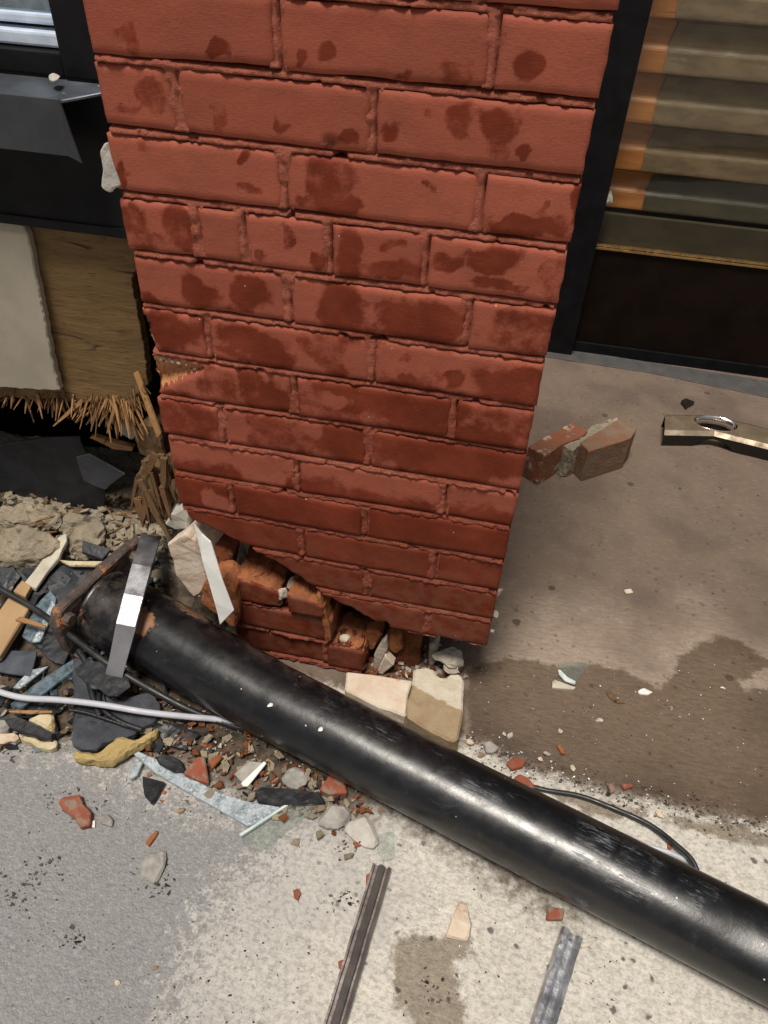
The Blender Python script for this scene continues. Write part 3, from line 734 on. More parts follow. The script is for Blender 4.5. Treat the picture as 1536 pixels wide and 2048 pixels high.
pillar = thing('brick_pillar', 'big red painted brick pillar with water blotches, broken off along its lower left', 'pillar', (PW/2, .2, .15))
rowz_min = row_z(13)
rnd = random.Random(3)
for k, js in ROWS.items():
    xsj = [0.0 + rnd.uniform(-.003, .003)] + js + [PW+rnd.uniform(-.001, .001)]
    for i in range(len(xsj)-1):
        x0 = xsj[i] + (JT*.42 if i else 0); x1 = xsj[i+1] - (JT*.42 if i < len(xsj)-2 else 0)
        z0 = row_z(k)+JT*.5; z1 = row_z(k)+CH-JT*.5
        chip = None
        if k == 7 and i == 0:
            chip = [(F(u, v).x, F(u, v).z) for u, v in ((296, 712), (345, 722), (408, 738), (385, 752), (330, 775), (300, 790))]
        if k == 6 and i == 0:
            chip = [(F(u, v).x, F(u, v).z) for u, v in ((270, 615), (292, 640), (300, 665), (312, 700), (330, 716), (275, 720))]
        brick_face('brick', x0, x1, z0, z1, pillar, 100+k*10+i, proud=rnd.uniform(-.0010, .0016), bot=crack if k >= 10 else None,
                   raw_l=(k >= 6), chip=chip, depth=.085, rawmat='raw_tan' if chip else 'raw')
mortar_sheet('mortar', .004, PW-.002, rowz_min+.002, row_z(-5)+CH, ROWS, pillar, lo=crack)
# body of the pillar behind the facing bricks
bm = bmesh.new(); box_bm(bm, .012, PW-.012, .05, .42, .375, row_z(-5)+CH, 0)
box_bm(bm, .33, PW-.03, .06, .40, .17, .3745, 0); box_bm(bm, .15, .3295, .07, .40, .29, .3745, 0)
from_bm('core', bm, M['core'], pillar)
# pale mortar crumbs clinging to the lower right edge and broken lip
for i, (u, v, y, s) in enumerate([(996, 1185, .02, .010), (990, 1230, .02, .009), (984, 1262, .02, .008), (345, 722, .006, .004), (356, 726, .005, .0045), (372, 729, .006, .0035), (322, 716, .008, .005), (390, 738, .006, .003), (334, 719, .008, .0045), (398, 1040, .01, .008)]):
    rock('mortar_crumb', F(u, v, y), (s, s*.6, s), M['mortar'], pillar, seed=40+i)

# ------------------------------------------------------------------ the stump below the crack
def ystump(x): return np.interp(x, [.06, .12, .155, .170, .235, .25, .31], [.214, .209, .203, .198, .192, .15, .10])
stump = thing('brick_stump', 'broken stump of red brick courses under the crack in the pillar', 'brick stump', (.19, .05, 0))
ROWS_S = {13: [.163], 14: [.30], 15: [.238]}
for (x0, x1, k, tf, sd, pr) in [(.078, .155, 13, lambda x: np.interp(x, [.07, .10, .14, .16], [.209, .211, .205, .188]), 1, .001), (.173, .236, 13, lambda x: np.interp(x, [.17, .20, .24], [.204, .200, .190]), 2, .007), (.073, .247, 14, None, 3, .000), (.064, .233, 15, None, 4, -.004), (.241, .309, 15, lambda x: np.interp(x, [.24, .27, .31], [.088, .084, .080]), 5, .002)]:
    brick_face('brick', x0, x1, row_z(k)+JT*.45, row_z(k)+CH-JT*.45, stump, 700+sd, proud=pr, top=tf, raw_l=True, raw_r=True, depth=.085)
mortar_sheet('mortar', .076, .305, .006, .225, ROWS_S, stump, hi=lambda x: np.interp(x, [.07, .155, .16, .24, .25, .305], [.155, .155, .150, .150, .086, .083]))
rock('mortar_crumb', F(563, 1186, .006), (.009, .014, .020), M['mortar'], stump, seed=61, rough=.2)
rock('mortar_crumb', F(585, 1168, .03), (.017, .016, .010), M['mortar'], stump, seed=62, rough=.2)
rock('mortar_crumb', F(558, 1200, .012), (.006, .010, .014), M['mortar'], stump, seed=66, rough=.2)
bm = bmesh.new(); box_bm(bm, .08, .30, .10, .24, 0, .155, 0)
from_bm('core', bm, M['core'], stump)
# thin broken shell on the right of the stump, raw orange inside
prism('brick_shell', [F(u, v, -.004) for u, v in [(633, 1190), (640, 1195), (650, 1225), (660, 1255), (663, 1280), (652, 1288), (648, 1262), (643, 1235), (636, 1225)]], (0, .03, 0), M['raw'], stump, .001, .0012, 1, seed=8)
prism('brick_flake', [F(u, v, .04) for u, v in [(488, 1118), (505, 1130), (518, 1128), (512, 1145), (498, 1142)]], (0, .02, -.01), M['raw'], stump, .001, .002, 1, seed=9)

# ------------------------------------------------------------------ rubble under the pillar
def item(o, label, cat, group=None): return tag(o, label, cat, group)
item(prism('brick_fragment', [F(u, v, .045) for u, v in [(772, 1262), (800, 1255), (845, 1272), (836, 1335), (828, 1352), (775, 1352), (770, 1310)]], (0, .05, .0), M['raw_dark'], None, .002, .003, 2, seed=1), 'rough brown brick fragment with a pale right edge wedged under the pillar', 'brick fragment')
item(prism('brick_fragment', [F(u, v, .03) for u, v in [(778, 1270), (800, 1268), (806, 1300), (792, 1312), (774, 1300)]], (0, .02, .0), M['raw'], None, .003, .002, 1, seed=2), 'small orange brick flake standing against the brown fragment', 'brick fragment')
item(prism('brick_fragment', [F(u, v, .03) for u, v in [(732, 1262), (752, 1258), (765, 1270), (752, 1300), (742, 1306), (730, 1292)]], (0, .035, .0), M['raw'], None, .004, .003, 1, seed=3), 'orange and grey brick lump beside the stump, right of its corner', 'brick fragment')
item(prism('mortar_fragment', [F(u, v, .015) for u, v in [(772, 1276), (774, 1300), (757, 1338), (748, 1340), (748, 1312), (760, 1290)]], (0, .015, .0), M['mortar'], None, .002, .0015, 1, seed=4), 'slim pale mortar sliver leaning before the orange lumps under the pillar', 'mortar fragment')
item(prism('mortar_fragment', [F(u, v, .01) for u, v in [(770, 1312), (790, 1332), (770, 1346), (752, 1350)]], (0, .02, .0), M['chunk_pink'], None, .003, .0015, 1, seed=5), 'pinkish triangular chip lying at the foot of the slim mortar sliver', 'mortar fragment')
item(rock('pebble', F(690, 1276, .02), (.010, .012, .008), M['limestone'], None, seed=70), 'white pebble on the rough top of the right stump brick', 'pebble')
item(prism('mortar_fragment', [F(u, v, .05) for u, v in [(856, 1292), (872, 1285), (874, 1310), (868, 1335), (858, 1332)]], (0, .03, 0), M['mortar'], None, .003, .003, 1, seed=6), 'upright pale mortar piece in the dark gap under the pillar corner', 'mortar fragment')
item(rock('mortar_fragment', F(896, 1312, .05), (.030, .03, .022), M['mortar'], None, seed=71, rough=.25, detail=3), 'crumbly grey mortar lump under the right bottom corner of the pillar', 'mortar fragment')
item(rock('mortar_fragment', F(905, 1335, .03), (.02, .014, .010), M['mortar'], None, seed=73, rough=.25, detail=3), 'small mortar crumb heap just behind the notched white block', 'mortar fragment')
bm = bmesh.new(); box_bm(bm, .315, .47, .13, .38, -.01, .165, 0)
o = from_bm('pillar_footing', bm, M['core']); tag(o, 'dark broken footing deep under the pillar', 'footing')
# half bricks lying in front
item(prism('half_brick', [G(u, v, .042) for u, v in [(692, 1342), (757, 1350), (826, 1360), (816, 1390), (812, 1432), (760, 1415), (690, 1380)]], (0, 0, -.042), M['chunk_pink'], None, .003, .0007, 2, seed=10), 'pinkish white half brick with a straight back edge beside the pipe', 'brick')
item(prism('half_brick', [G(u, v, .050) for u, v in [(828, 1336), (852, 1333), (870, 1338), (875, 1352), (892, 1356), (900, 1348), (920, 1346), (928, 1356), (928, 1390), (925, 1440), (918, 1478), (900, 1480), (860, 1462), (812, 1432), (812, 1400), (822, 1380), (826, 1355)]], (0, 0, -.050), M['limestone'], None, .004, .0012, 2, seed=11), 'cream half brick with a notched top edge and damp lower end', 'brick')

# ------------------------------------------------------------------ steel pipe
AX = Vector((.9586, -.284, 0)); NR = .066
A0 = Vector((-.06, 0, 0)); 
def pipe_pt(s): # point on ground line under the axis
    n0 = -.070
    return Vector((AX.x*s, AX.y*s, 0)) + Vector((.284, .9586, 0))*n0
pipe = thing('steel_pipe', 'fallen black steel pipe lying diagonally across the foreground', 'pipe', pipe_pt(.5))
def build_pipe():
    s0, s1, ns, na = -.178, 1.75, 240, 64
    S_, A_ = np.meshgrid(np.linspace(s0, s1, ns), np.linspace(0, 2*np.pi, na, endpoint=False), indexing='ij')
    s, a = S_.ravel(), A_.ravel()
    r = np.interp(s, [-.18, -.05, .2, .5], [.073, .071, .064, .0615]) + .0008*fbm(s*6, np.cos(a)*2, np.sin(a)*2, 3, 51) - .004*np.exp(-((s-.98)/.06)**2-((a-1.9)/.5)**2) - .003*np.exp(-((s-1.08)/.05)**2-((a-2.3)/.4)**2)
    me = bpy.data.meshes.new('pipe_body')
    rc = np.interp(s, [-.18, -.05, .2, .5], [.073, .071, .064, .0615])
    v = np.stack([s, r*np.cos(a) + np.interp(s, [-.18, -.05, .2], [.009, .007, -.002]), r*np.sin(a) + rc - NR], 1)
    idx = np.arange(ns*na).reshape(ns, na); nx_ = np.roll(idx, -1, 1)
    f = np.stack([idx[:-1], idx[1:], nx_[1:], nx_[:-1]], -1).reshape(-1, 4).tolist()
    f.append([int(i) for i in idx[0][::-1]]); f.append([int(i) for i in idx[-1]])
    me.from_pydata(v.tolist(), [], f); me.update()
    o = link('pipe_body', me, M['pipe'], None, True)
    o.matrix_basis = Matrix.Translation(pipe_pt(0)+Vector((0, 0, NR))) @ Matrix(((AX.x, .284, 0, 0), (AX.y, .9586, 0, 0), (0, 0, 1, 0), (0, 0, 0, 1)))
    mw = o.matrix_basis.copy(); o.parent = pipe; o.matrix_parent_inverse = Matrix.Translation(pipe.location).inverted(); o.matrix_basis = mw
    # angle 0 = away from the viewer, pi/2 = up, pi = towards the viewer
    scr = np.exp(-((s-.76)/.20)**2)*np.exp(-((a-1.55)/.42)**2) + .7*np.exp(-((s-.83)/.07)**2)*np.exp(-((a-1.9)/.35)**2) + .4*np.exp(-((a-1.45)/.3)**2)*(s > .3)*(s < .6)
    rust = .60*np.exp(-((s+.060)/.034)**2-((a-1.95)/.50)**2) + .50*np.exp(-((s-.01)/.06)**2-((a-.85)/.35)**2) + .34*np.exp(-((s+.175)/.02)**2)
    dirt = np.clip((1.35-a)/.5, 0, 1)*(s < .62)*np.clip((.62-s)/.3, 0, 1) + .7*np.exp(-((s+.14)/.08)**2)  # upper back side takes the brown floor reflection as colour
    for n_, q in (('scr', scr), ('rust', rust), ('dirt', np.clip(dirt, 0, 1))): set_attr(me, n_, q)
build_pipe()
# base plate at the broken end, standing across the axis
def pl(s, n, z): return Vector((AX.x*s, AX.y*s, 0)) + Vector((.284, .9586, 0))*(n-.070) + Vector((0, 0, z))
prism('base_plate', [pl(-.204, n, z) for n, z in [(-.090, .004), (.130, .004), (.138, .03), (.135, .145), (.09, .152), (-.08, .146), (-.094, .12)]], AX*.022, M['rust'], pipe, .003, .0016, 3, seed=12)
for n, z in ((-.075, .025), (.10, .025), (-.072, .125), (.10, .128)):
    bm = bmesh.new()
    bmesh.ops.create_cone(bm, cap_ends=True, segments=6, radius1=.012, radius2=.012, depth=.018, matrix=Matrix.Translation(pl(-.176, n, z)) @ AX.to_track_quat('Z', 'Y').to_matrix().to_4x4())
    from_bm('bolt', bm, M['rust'], pipe)

# ------------------------------------------------------------------ window, panels and broken wall left of the pillar
WY = .10
win = thing('shop_window', 'black framed shop window with white sash bars left of the pillar', 'window', (-.3, WY+.03, .98))
XL = -1.3
box('frame', -.095, .002, WY-.005, WY+.05, .950, 1.5, M['black_frame'], win)
box('frame', XL, -.0955, WY-.003, WY+.05, .950, .9755, M['black_frame'], win)
box('sash', XL, -.0965, WY+.012, WY+.04, .977, .9925, M['white_sash'], win, .003)
box('sash', XL, -.0965, WY+.022, WY+.045, .998, 1.009, M['white_sash'], win, .003)
box('pane', XL, -.0965, WY+.03, WY+.036, 1.010, 1.5, M['glass_blue'], win, 0)
sill = thing('window_sill', 'grey metal sill flashing, torn off short before the pillar', 'window sill', (-.3, .08, .93))
pr = [F(0, 150, WY), F(182, 170, WY)]
prism('sill_top', [Vector((XL, WY, .948)), Vector((-.015, WY, .948)), Vector((-.03, WY-.02, .946)), Vector((-.075, WY-.052, .940)), Vector((XL, WY-.052, .940))], (0, 0, -.004), M['sheet_metal'], sill, .001)
prism('sill_front', [Vector((XL, WY-.053, .941)), Vector((-.078, WY-.053, .941)), Vector((-.074, WY-.050, .90)), Vector((-.070, WY-.048, .868)), Vector((-.085, WY-.050, .876)), Vector((XL, WY-.053, .880))], (0, .003, 0), M['panel_grey'], sill, .001)
item(rock('plaster_crumb', Vector((-.093, WY-.03, .956)), (.009, .008, .006), M['putty'], None, seed=5), 'white plaster crumb sitting on the grey window sill', 'plaster crumb')
pan = thing('bulkhead_panel', 'flat black panel under the window sill', 'panel', (-.4, WY, .76))
box('panel', XL, -.022, WY-.008, WY+.03, .762, .936, M['black_panel'], pan, .002)
box('panel_lip', XL, -.0225, WY-.012, WY-.0085, .762, .775, M['black_panel'], pan, .001)
# torn putty strip on the pillar's left edge
item(prism('putty_strip', [F(u, v, -.003) for u, v in [(210, 288), (222, 318), (238, 374), (225, 376), (222, 386), (212, 384), (204, 378), (204, 340), (197, 305)]], (0, .012, 0), M['putty'], None, .002, .0015, 1, seed=3), 'ragged pale putty strip clinging to the left edge of the pillar', 'putty')
# plywood
ply = thing('plywood_sheet', 'rough plywood sheet, its lower edge torn into splinters', 'plywood', (-.35, WY+.01, .5))
PY = WY+.012
plyo = [Vector((XL, PY, .7615)), Vector((-.026, PY, .7615))] + [F(u, v, PY) for u, v in [(262, 560), (288, 700), (296, 770), (270, 790), (235, 812), (200, 800), (150, 808), (110, 796), (60, 800), (20, 792), (-60, 800)]] + [Vector((XL, PY, .48))]
prism('sheet', plyo, (0, .018, 0), M['ply'], ply, .001, edge=.0014, seed=4)
def splinter(p, d, L, w, th, parent, mt, name='splinter'):
    d = Vector(d).normalized(); s = d.cross(Vector((0, 1, 0))).normalized()
    bm = bmesh.new(); a = [p-s*w*.5, p+s*w*.5]; e = p+d*L; n = d.cross(s)*th
    mid = p+d*L*.55; vs = [a[0], a[1], mid+s*w*.42, e+s*w*.12, e-s*w*.12, mid-s*w*.42]
    t = [bm.verts.new(q) for q in vs]; b = [bm.verts.new(q+n) for q in vs]
    bm.faces.new(t); bm.faces.new(b[::-1])
    for i in range(6): bm.faces.new((t[i], t[(i+1) % 6], b[(i+1) % 6], b[i]))
    return from_bm(name, bm, mt, parent)
rs = random.Random(21)
for i in range(270):
    big = rs.random() < .22
    u = rs.gauss(225, 32) if rs.random() < .45 else rs.uniform(-30, 292)
    v = 786+rs.uniform(-16, 16) + (16 if 160 < u < 265 else 0)
    p = F(u, v, PY-.003+rs.uniform(-.004, .018))
    ctr = (215, 60, 130)[0 if u > 150 else (1 if u < 95 else 2)]
    d = ((u-ctr)/70*.8+rs.gauss(0, .35), -rs.uniform(.0, .9), -1)
    L = rs.uniform(.010, .030) if not big else rs.uniform(.028, .062)
    splinter(p, d, L*(1.15 if 160 < u < 270 else .8), rs.uniform(.0008, .0028) if not big else rs.uniform(.002, .0065), rs.uniform(.0008, .003), ply, M[('splinter', 'splinter', 'splinter_dark')[i % 3]])
item(prism('pale_board', [Vector((XL, WY-.006, .7605))] + [F(u, v, WY-.006) for u, v in [(44, 447), (55, 470), (66, 520), (80, 590), (93, 660), (104, 720), (120, 782), (60, 779), (0, 775), (-60, 772)]] + [Vector((XL, WY-.006, .505))], (0, .014, 0), M['board'], None, .002, edge=.0012, seed=6), 'smooth pale beige board fixed over the plywood at far left', 'board')
# cavity behind: boards coloured near black to stand in for its shade
bm = bmesh.new()
box_bm(bm, XL, .01, .48, .50, -.01, .98, 0); box_bm(bm, XL-.02, XL, .115, .50, -.01, .98, 0); box_bm(bm, XL, -.005, .135, .475, .70, .72, 0)
o = from_bm('cavity_shade_boards', bm, M['dark_void']); tag(o, 'near-black boards standing in for the shade of the hollow behind the broken wall', 'wall')
box_o = box('wall_stud', -.004, .010, .09, .135, .46, 1.5, M['black_frame'], None, .001); tag(box_o, 'dark narrow stud in the gap between plywood and pillar', 'stud')
# debris pieces in the hole
item(prism('membrane_sheet', [F(u, v, .16) for u, v in [(-60, 880), (0, 890), (80, 878), (158, 874), (172, 905), (165, 950), (212, 985), (208, 1015), (120, 1020), (0, 1020), (-60, 1015)]], (0, .004, .002), M['membrane'], None, .001, .002, 2, seed=14), 'large black membrane sheet leaning in the hole beneath the plywood', 'membrane')
item(prism('membrane_scrap', [F(u, v, .135) for u, v in [(152, 915), (178, 908), (250, 948), (222, 968), (212, 980), (166, 962)]], (0, .004, .0), M['panel_grey'], None, .001, .001, 1, seed=15), 'folded dark grey scrap in front of the large black membrane', 'membrane')
item(prism('wood_lath', [F(265, 746, .11), F(274, 742, .11), F(322, 868, .07), F(314, 876, .07)], (0, .006, .0), M['splinter'], None, .001, .001, 1, seed=16), 'thin tan lath slanting beside the left edge of the pillar', 'wood')
item(prism('wood_strip', [F(178, 876, .14), F(188, 873, .14), F(230, 886, .14), F(266, 895, .14), F(264, 903, .14), F(225, 898, .14)], (0, .012, .0), M['splinter'], None, .001, .001, 1, seed=17), 'short pale wood strip poking out of the hole below the splinters', 'wood')
item(prism('wood_block', [F(u, v, .10) for u, v in [(282, 845), (316, 852), (332, 905), (330, 925), (276, 910), (270, 880)]], (0, .05, .0), M['old_wood'], None, .003, .002, 2, seed=18), 'dark old wood block in the shade beside the pillar', 'wood')
post = thing('wood_post', 'stout splintered brown post stub beside the pillar foot', 'wood', F(308, 1040, .07))
prism('post_core', [F(u, v, .07) for u, v in [(280, 930), (326, 934), (344, 948), (344, 985), (330, 1010), (326, 1046), (290, 1046), (274, 1036), (280, 1000), (270, 960)]], (0, .045, .0), M['old_wood'], post, .004, .003, 2, seed=19)
rp = random.Random(9)
for i in range(34):
    u = rp.uniform(266, 350); v = rp.uniform(905, 1000)
    splinter(F(u, v, .066+rp.uniform(-.008, .012)), (rp.gauss(.05, .25), rp.uniform(-.15, .1), -1), rp.uniform(.04, .10), rp.uniform(.005, .018), rp.uniform(.003, .009), post, M[rp.choice(('old_wood', 'old_wood', 'splinter_dark'))])
item(prism('plank_stub', [F(u, v, .12) for u, v in [(228, 828), (268, 850), (275, 870), (262, 880), (232, 858), (222, 842)]], (0, .02, 0), M['stone_grey'], None, .002, .002, 1, seed=22), 'grey weathered plank end below the fan of splinters', 'wood')
item(prism('mortar_fragment', [F(u, v, .045) for u, v in [(340, 1028), (362, 1016), (378, 1035), (380, 1058), (350, 1062), (330, 1052)]], (0, .03, .0), M['putty'], None, .003, .002, 1, seed=23), 'grey white mortar lump at the pillar edge above the tilted brick', 'mortar fragment')
# loose fibres on the heap
rs = random.Random(5)
for i in range(14):
    u, v = rs.uniform(20, 330), rs.uniform(1015, 1085)
    p = S(u, v, .012)
    o = splinter(p, (rs.uniform(-1, 1), rs.uniform(-.5, .5), rs.uniform(-.1, .25)), rs.uniform(.03, .07), rs.uniform(.002, .005), .0015, None, M['splinter'], 'wood_splinter')
    tag(o, 'thin tan wood splinter lying loose on the plaster heap', 'wood splinter', 'splinters scattered on the plaster heap')

# tilted pale brick + raw brick behind the white strip
item(prism('broken_brick', [F(u, v, -.005) for u, v in [(332, 1090), (368, 1064), (392, 1082), (404, 1120), (418, 1165), (402, 1190), (386, 1195), (350, 1150), (346, 1130)]], (.015, .07, -.01), M['chunk_pink'], None, .004, .0016, 2, seed=24), 'pale pinkish broken brick tilted between pipe end and white strip', 'brick')
item(prism('broken_brick', [F(u, v, .03) for u, v in [(402, 1085), (450, 1100), (462, 1110), (452, 1165), (430, 1168), (410, 1150)]], (0, .06, 0), M['raw'], None, .004, .003, 2, seed=25), 'orange raw brick lump behind the upper part of the white strip', 'brick')
item(prism('broken_brick', [F(u, v, -.02) for u, v in [(405, 1175), (420, 1160), (445, 1158), (470, 1180), (476, 1225), (474, 1252), (455, 1248), (402, 1208)]], (0, .05, 0), M['raw'], None, .004, .003, 2, seed=26), 'orange broken brick lying between white strip, stump and pipe', 'brick')
item(prism('mortar_fragment', [F(u, v, .01) for u, v in [(454, 1150), (468, 1146), (474, 1160), (472, 1186), (462, 1172)]], (0, .02, 0), M['putty'], None, .002, .001, 1, seed=27), 'small grey mortar chip left of the stump top', 'mortar fragment')
item(prism('trim_strip', [F(387, 1048, -.045), F(402, 1068, -.045), F(420, 1084, -.047), F(444, 1160, -.062), F(467, 1222, -.072), F(440, 1250, -.072), F(428, 1205, -.068), F(404, 1120, -.055)], (.001, .003, 0), M['white_trim'], None, .0008, .0006, 1, seed=28), 'narrow white trim strip standing askew against the broken bricks', 'trim strip')

# aluminium strap bent across the pipe end
strap = [(302, 1070, .185), (294, 1100, .195), (284, 1130, .198), (268, 1190, .185), (252, 1250, .160), (236, 1318, .10), (222, 1372, .05)]
bm = bmesh.new(); prev = None
for u, v, z in strap:
    w = 20 if v < 1260 else 17
    q = [bm.verts.new(G(u-w, v-3, z)), bm.verts.new(G(u+w-2, v+4, z))]
    q += [bm.verts.new(q[1].co+Vector((.001, -.001, -.003))), bm.verts.new(q[0].co+Vector((.001, -.001, -.003)))]
    if prev:
        for i in range(4): bm.faces.new((prev[i], prev[(i+1) % 4], q[(i+1) % 4], q[i]))
    else: bm.faces.new(q)
    prev = q
bm.faces.new(prev[::-1])
item(from_bm('metal_strap', bm, M['alu']), 'bent flat aluminium strap lying across the rusty end of the pipe', 'metal strap')

# cables
def cable(name, px, r, mt, label):
    item(tube(name, [G(u, v, z) for u, v, z in px], r, mt), label, 'cable')
cable('cable', [(-60, 1140, .11), (0, 1178, .10), (70, 1218, .09), (150, 1278, .085), (220, 1330, .075), (300, 1378, .05), (380, 1420, .03), (450, 1446, .012), (500, 1462, .008)], .0058, M['cable_black'], 'black cable running diagonally over the debris before the pipe end')
cable('cable', [(-60, 1360, .05), (0, 1384, .05), (50, 1396, .05), (120, 1400, .058), (200, 1409, .058), (290, 1424, .050), (380, 1434, .032), (440, 1440, .016), (490, 1456, .008)], .0054, M['cable_grey'], 'light grey cable curving across the debris at left')
cable('cable', [(1040, 1566, .004), (1090, 1580, .005), (1160, 1592, .006), (1230, 1618, .008), (1300, 1650, .012), (1355, 1692, .02), (1385, 1722, .024), (1400, 1760, .02)], .0042, M['cable_black'], 'black cable looping out from behind the pipe on the pale concrete')
cable('cable', [(1240, 1668, .004), (1290, 1690, .005), (1340, 1706, .006), (1400, 1735, .005)], .004, M['cable_grey'], 'short grey cable on the concrete inside the black loop')

# ------------------------------------------------------------------ loose pieces, left side
def flat(name, px, t, mt, label, cat, dz=0.0, bev=.001, rough=0.0, cuts=0, seed=0, edge=0.0, group=None):
    pts = []
    for q in px:
        pts.append(S(q[0], q[1], t + (q[2] if len(q) > 2 else dz)))
    return item(prism(name, pts, (0, 0, -t), mt, None, bev, rough, cuts, seed=seed, edge=edge), label, cat, group)
flat('plaster_slab', [(-40, 1050), (10, 1048), (60, 1052), (105, 1066), (122, 1085), (100, 1108), (50, 1112), (0, 1116), (-40, 1118)], .05, M['plaster'], 'flat grey brown plaster slab at the left, above the pale stick', 'plaster slab', .0, .006, .004, 3, 31)
flat('plaster_slab', [(128, 1020), (200, 1030), (215, 1060), (190, 1100), (140, 1100), (118, 1060)], .03, M['plaster'], 'lumpy tan plaster piece on the heap left of the rusty plate', 'plaster slab', .0, .006, .006, 3, 32)
flat('plaster_slab', [(0, 1010), (60, 1006), (120, 1012), (110, 1040), (40, 1048), (-20, 1044)], .03, M['plaster'], 'crumbling tan plaster piece under the black membrane', 'plaster slab', .0, .006, .006, 3, 33)
flat('wood_stick', [(118, 1074, .035), (132, 1066, .035), (134, 1080, .035), (118, 1112, .03), (70, 1176, .02), (48, 1166, .02), (85, 1118, .03)], .010, M['pale_stick'], 'pale weathered stick leaning on the black sheets at left', 'wood', 0, .001, .0012, 1, 34)
flat('board_offcut', [(44, 1160, .02), (62, 1172, .02), (50, 1194, .02), (26, 1182, .02)], .012, M['cardboard'], 'small square tan offcut at the lower end of the pale stick', 'board')
flat('board_offcut', [(20, 1190, .03), (58, 1216, .03), (40, 1248, .03), (0, 1312, .03), (-40, 1330, .03), (-30, 1260, .03)], .014, M['cardboard'], 'big tan board offcut at the left edge under the black cable', 'board', 0, .0015)
flat('membrane_scrap', [(28, 1128), (110, 1122), (112, 1150), (82, 1190), (64, 1216), (20, 1190)], .004, M['membrane'], 'dark membrane piece beneath the pale stick', 'membrane', .01, .001, .002, 2, 35)
flat('membrane_scrap', [(112, 1130), (192, 1130), (168, 1180), (140, 1230), (100, 1210), (95, 1160)], .004, M['membrane'], 'black membrane piece left of the rusty plate', 'membrane', .012, .001, .002, 2, 36)
flat('membrane_scrap', [(66, 1236), (96, 1250), (142, 1292), (128, 1330), (96, 1318), (72, 1290)], .004, M['membrane'], 'black membrane piece under the black cable beside the rusty plate', 'membrane', .014, .001, .002, 2, 81, .003)
flat('membrane_scrap', [(-30, 1128), (20, 1120), (40, 1150), (26, 1180), (-30, 1186)], .004, M['membrane'], 'black membrane piece at the left edge below the plaster slab', 'membrane', .02, .001, .002, 2, 82, .003)
flat('membrane_scrap', [(150, 1338), (176, 1316), (232, 1330), (262, 1372), (236, 1392), (180, 1376)], .004, M['membrane'], 'black membrane piece under the lower end of the aluminium strap', 'membrane', .05, .001, .002, 2, 83, .003)
flat('membrane_scrap', [(300, 1440), (352, 1446), (400, 1470), (372, 1500), (322, 1486)], .004, M['black_plastic'], 'black scrap in the dirt under the joined end of both cables', 'membrane', .006, .001, .002, 2, 84, .003)
flat('wood_strip', [(30, 1240, .06), (40, 1232, .06), (92, 1250, .05), (90, 1256, .05)], .004, M['splinter'], 'thin orange brown splinter lying across the big tan offcut', 'wood', 0, .0005)
flat('plastic_scrap', [(165, 1080), (222, 1098), (205, 1118), (164, 1104)], .006, M['membrane'], 'small black rectangle lying on the tan plaster', 'plastic scrap', .035, .001)
flat('wood_strip', [(118, 1118), (160, 1122), (205, 1122), (190, 1132), (140, 1130)], .006, M['cream'], 'cream sliver on the black membrane near the rusty plate', 'wood', .03, .001, .001, 1, 37)
flat('glass_shard', [(66, 1216), (100, 1180), (112, 1195), (108, 1225), (78, 1270), (62, 1284), (44, 1272)], .006, M['glass_blue'], 'bluish glossy glass shard beside the big tan board offcut', 'glass shard', .02, .0008)
flat('glass_shard', [(104, 1200), (112, 1210), (80, 1282), (64, 1284)], .004, M['glass_craze'], 'thin sparkling broken glass edge right of the bluish shard', 'glass shard', .024, .0006, .0006, 1, 38)
flat('sheet_scrap', [(-30, 1310), (10, 1300), (74, 1302), (68, 1330), (60, 1352), (-30, 1338)], .005, M['sheet_metal'], 'grey metal sheet scrap at the far left above the grey cable', 'metal sheet', .02, .001, .001, 1, 39)
flat('glass_shard', [(20, 1408), (40, 1390), (100, 1346), (150, 1316), (152, 1336), (90, 1384), (40, 1416)], .005, M['glass_blue'], 'long bluish glass strip crossing under the grey cable', 'glass shard', .018, .0008)
flat('glass_shard', [(26, 1374), (60, 1340), (96, 1332), (84, 1342), (40, 1376)], .004, M['glass_craze'], 'narrow glittering glass sliver above the long bluish strip', 'glass shard', .02, .0006, .0006, 1, 40)
flat('orange_straw', [(18, 1421), (60, 1420), (104, 1421), (104, 1425), (60, 1427), (18, 1424)], .003, M['splinter'], 'thin orange wood sliver above the cream foam pieces', 'wood', .025, .0005)
flat('foam_chunk', [(54, 1438), (80, 1426), (104, 1426), (110, 1445), (106, 1462), (84, 1452)], .018, M['cream'], 'cream foam piece above the black strip at left', 'foam', .004, .004, .002, 2, 41)
flat('foam_chunk', [(36, 1466), (60, 1472), (90, 1482), (112, 1478), (114, 1490), (100, 1496), (70, 1490), (42, 1478)], .018, M['cream'], 'cream foam sliver below the black strip at left', 'foam', .0, .003, .002, 2, 42)
flat('plastic_strip', [(8, 1438), (40, 1434), (70, 1448), (106, 1466), (102, 1480), (60, 1470), (20, 1456)], .006, M['black_plastic'], 'black plastic strip between the two cream foam pieces', 'plastic scrap', .02, .001)
flat('stone', [(-30, 1462), (10, 1464), (34, 1464), (34, 1480), (0, 1484), (-30, 1482)], .02, M['chunk_pink'], 'pinkish stone at the left edge by the cream foam', 'stone', 0, .005, .003, 2, 43)
flat('stone', [(-30, 1436), (10, 1438), (24, 1452), (10, 1462), (-30, 1462)], .02, M['stone_grey'], 'grey stone at the left edge above the pinkish one', 'stone', 0, .005, .003, 2, 44)
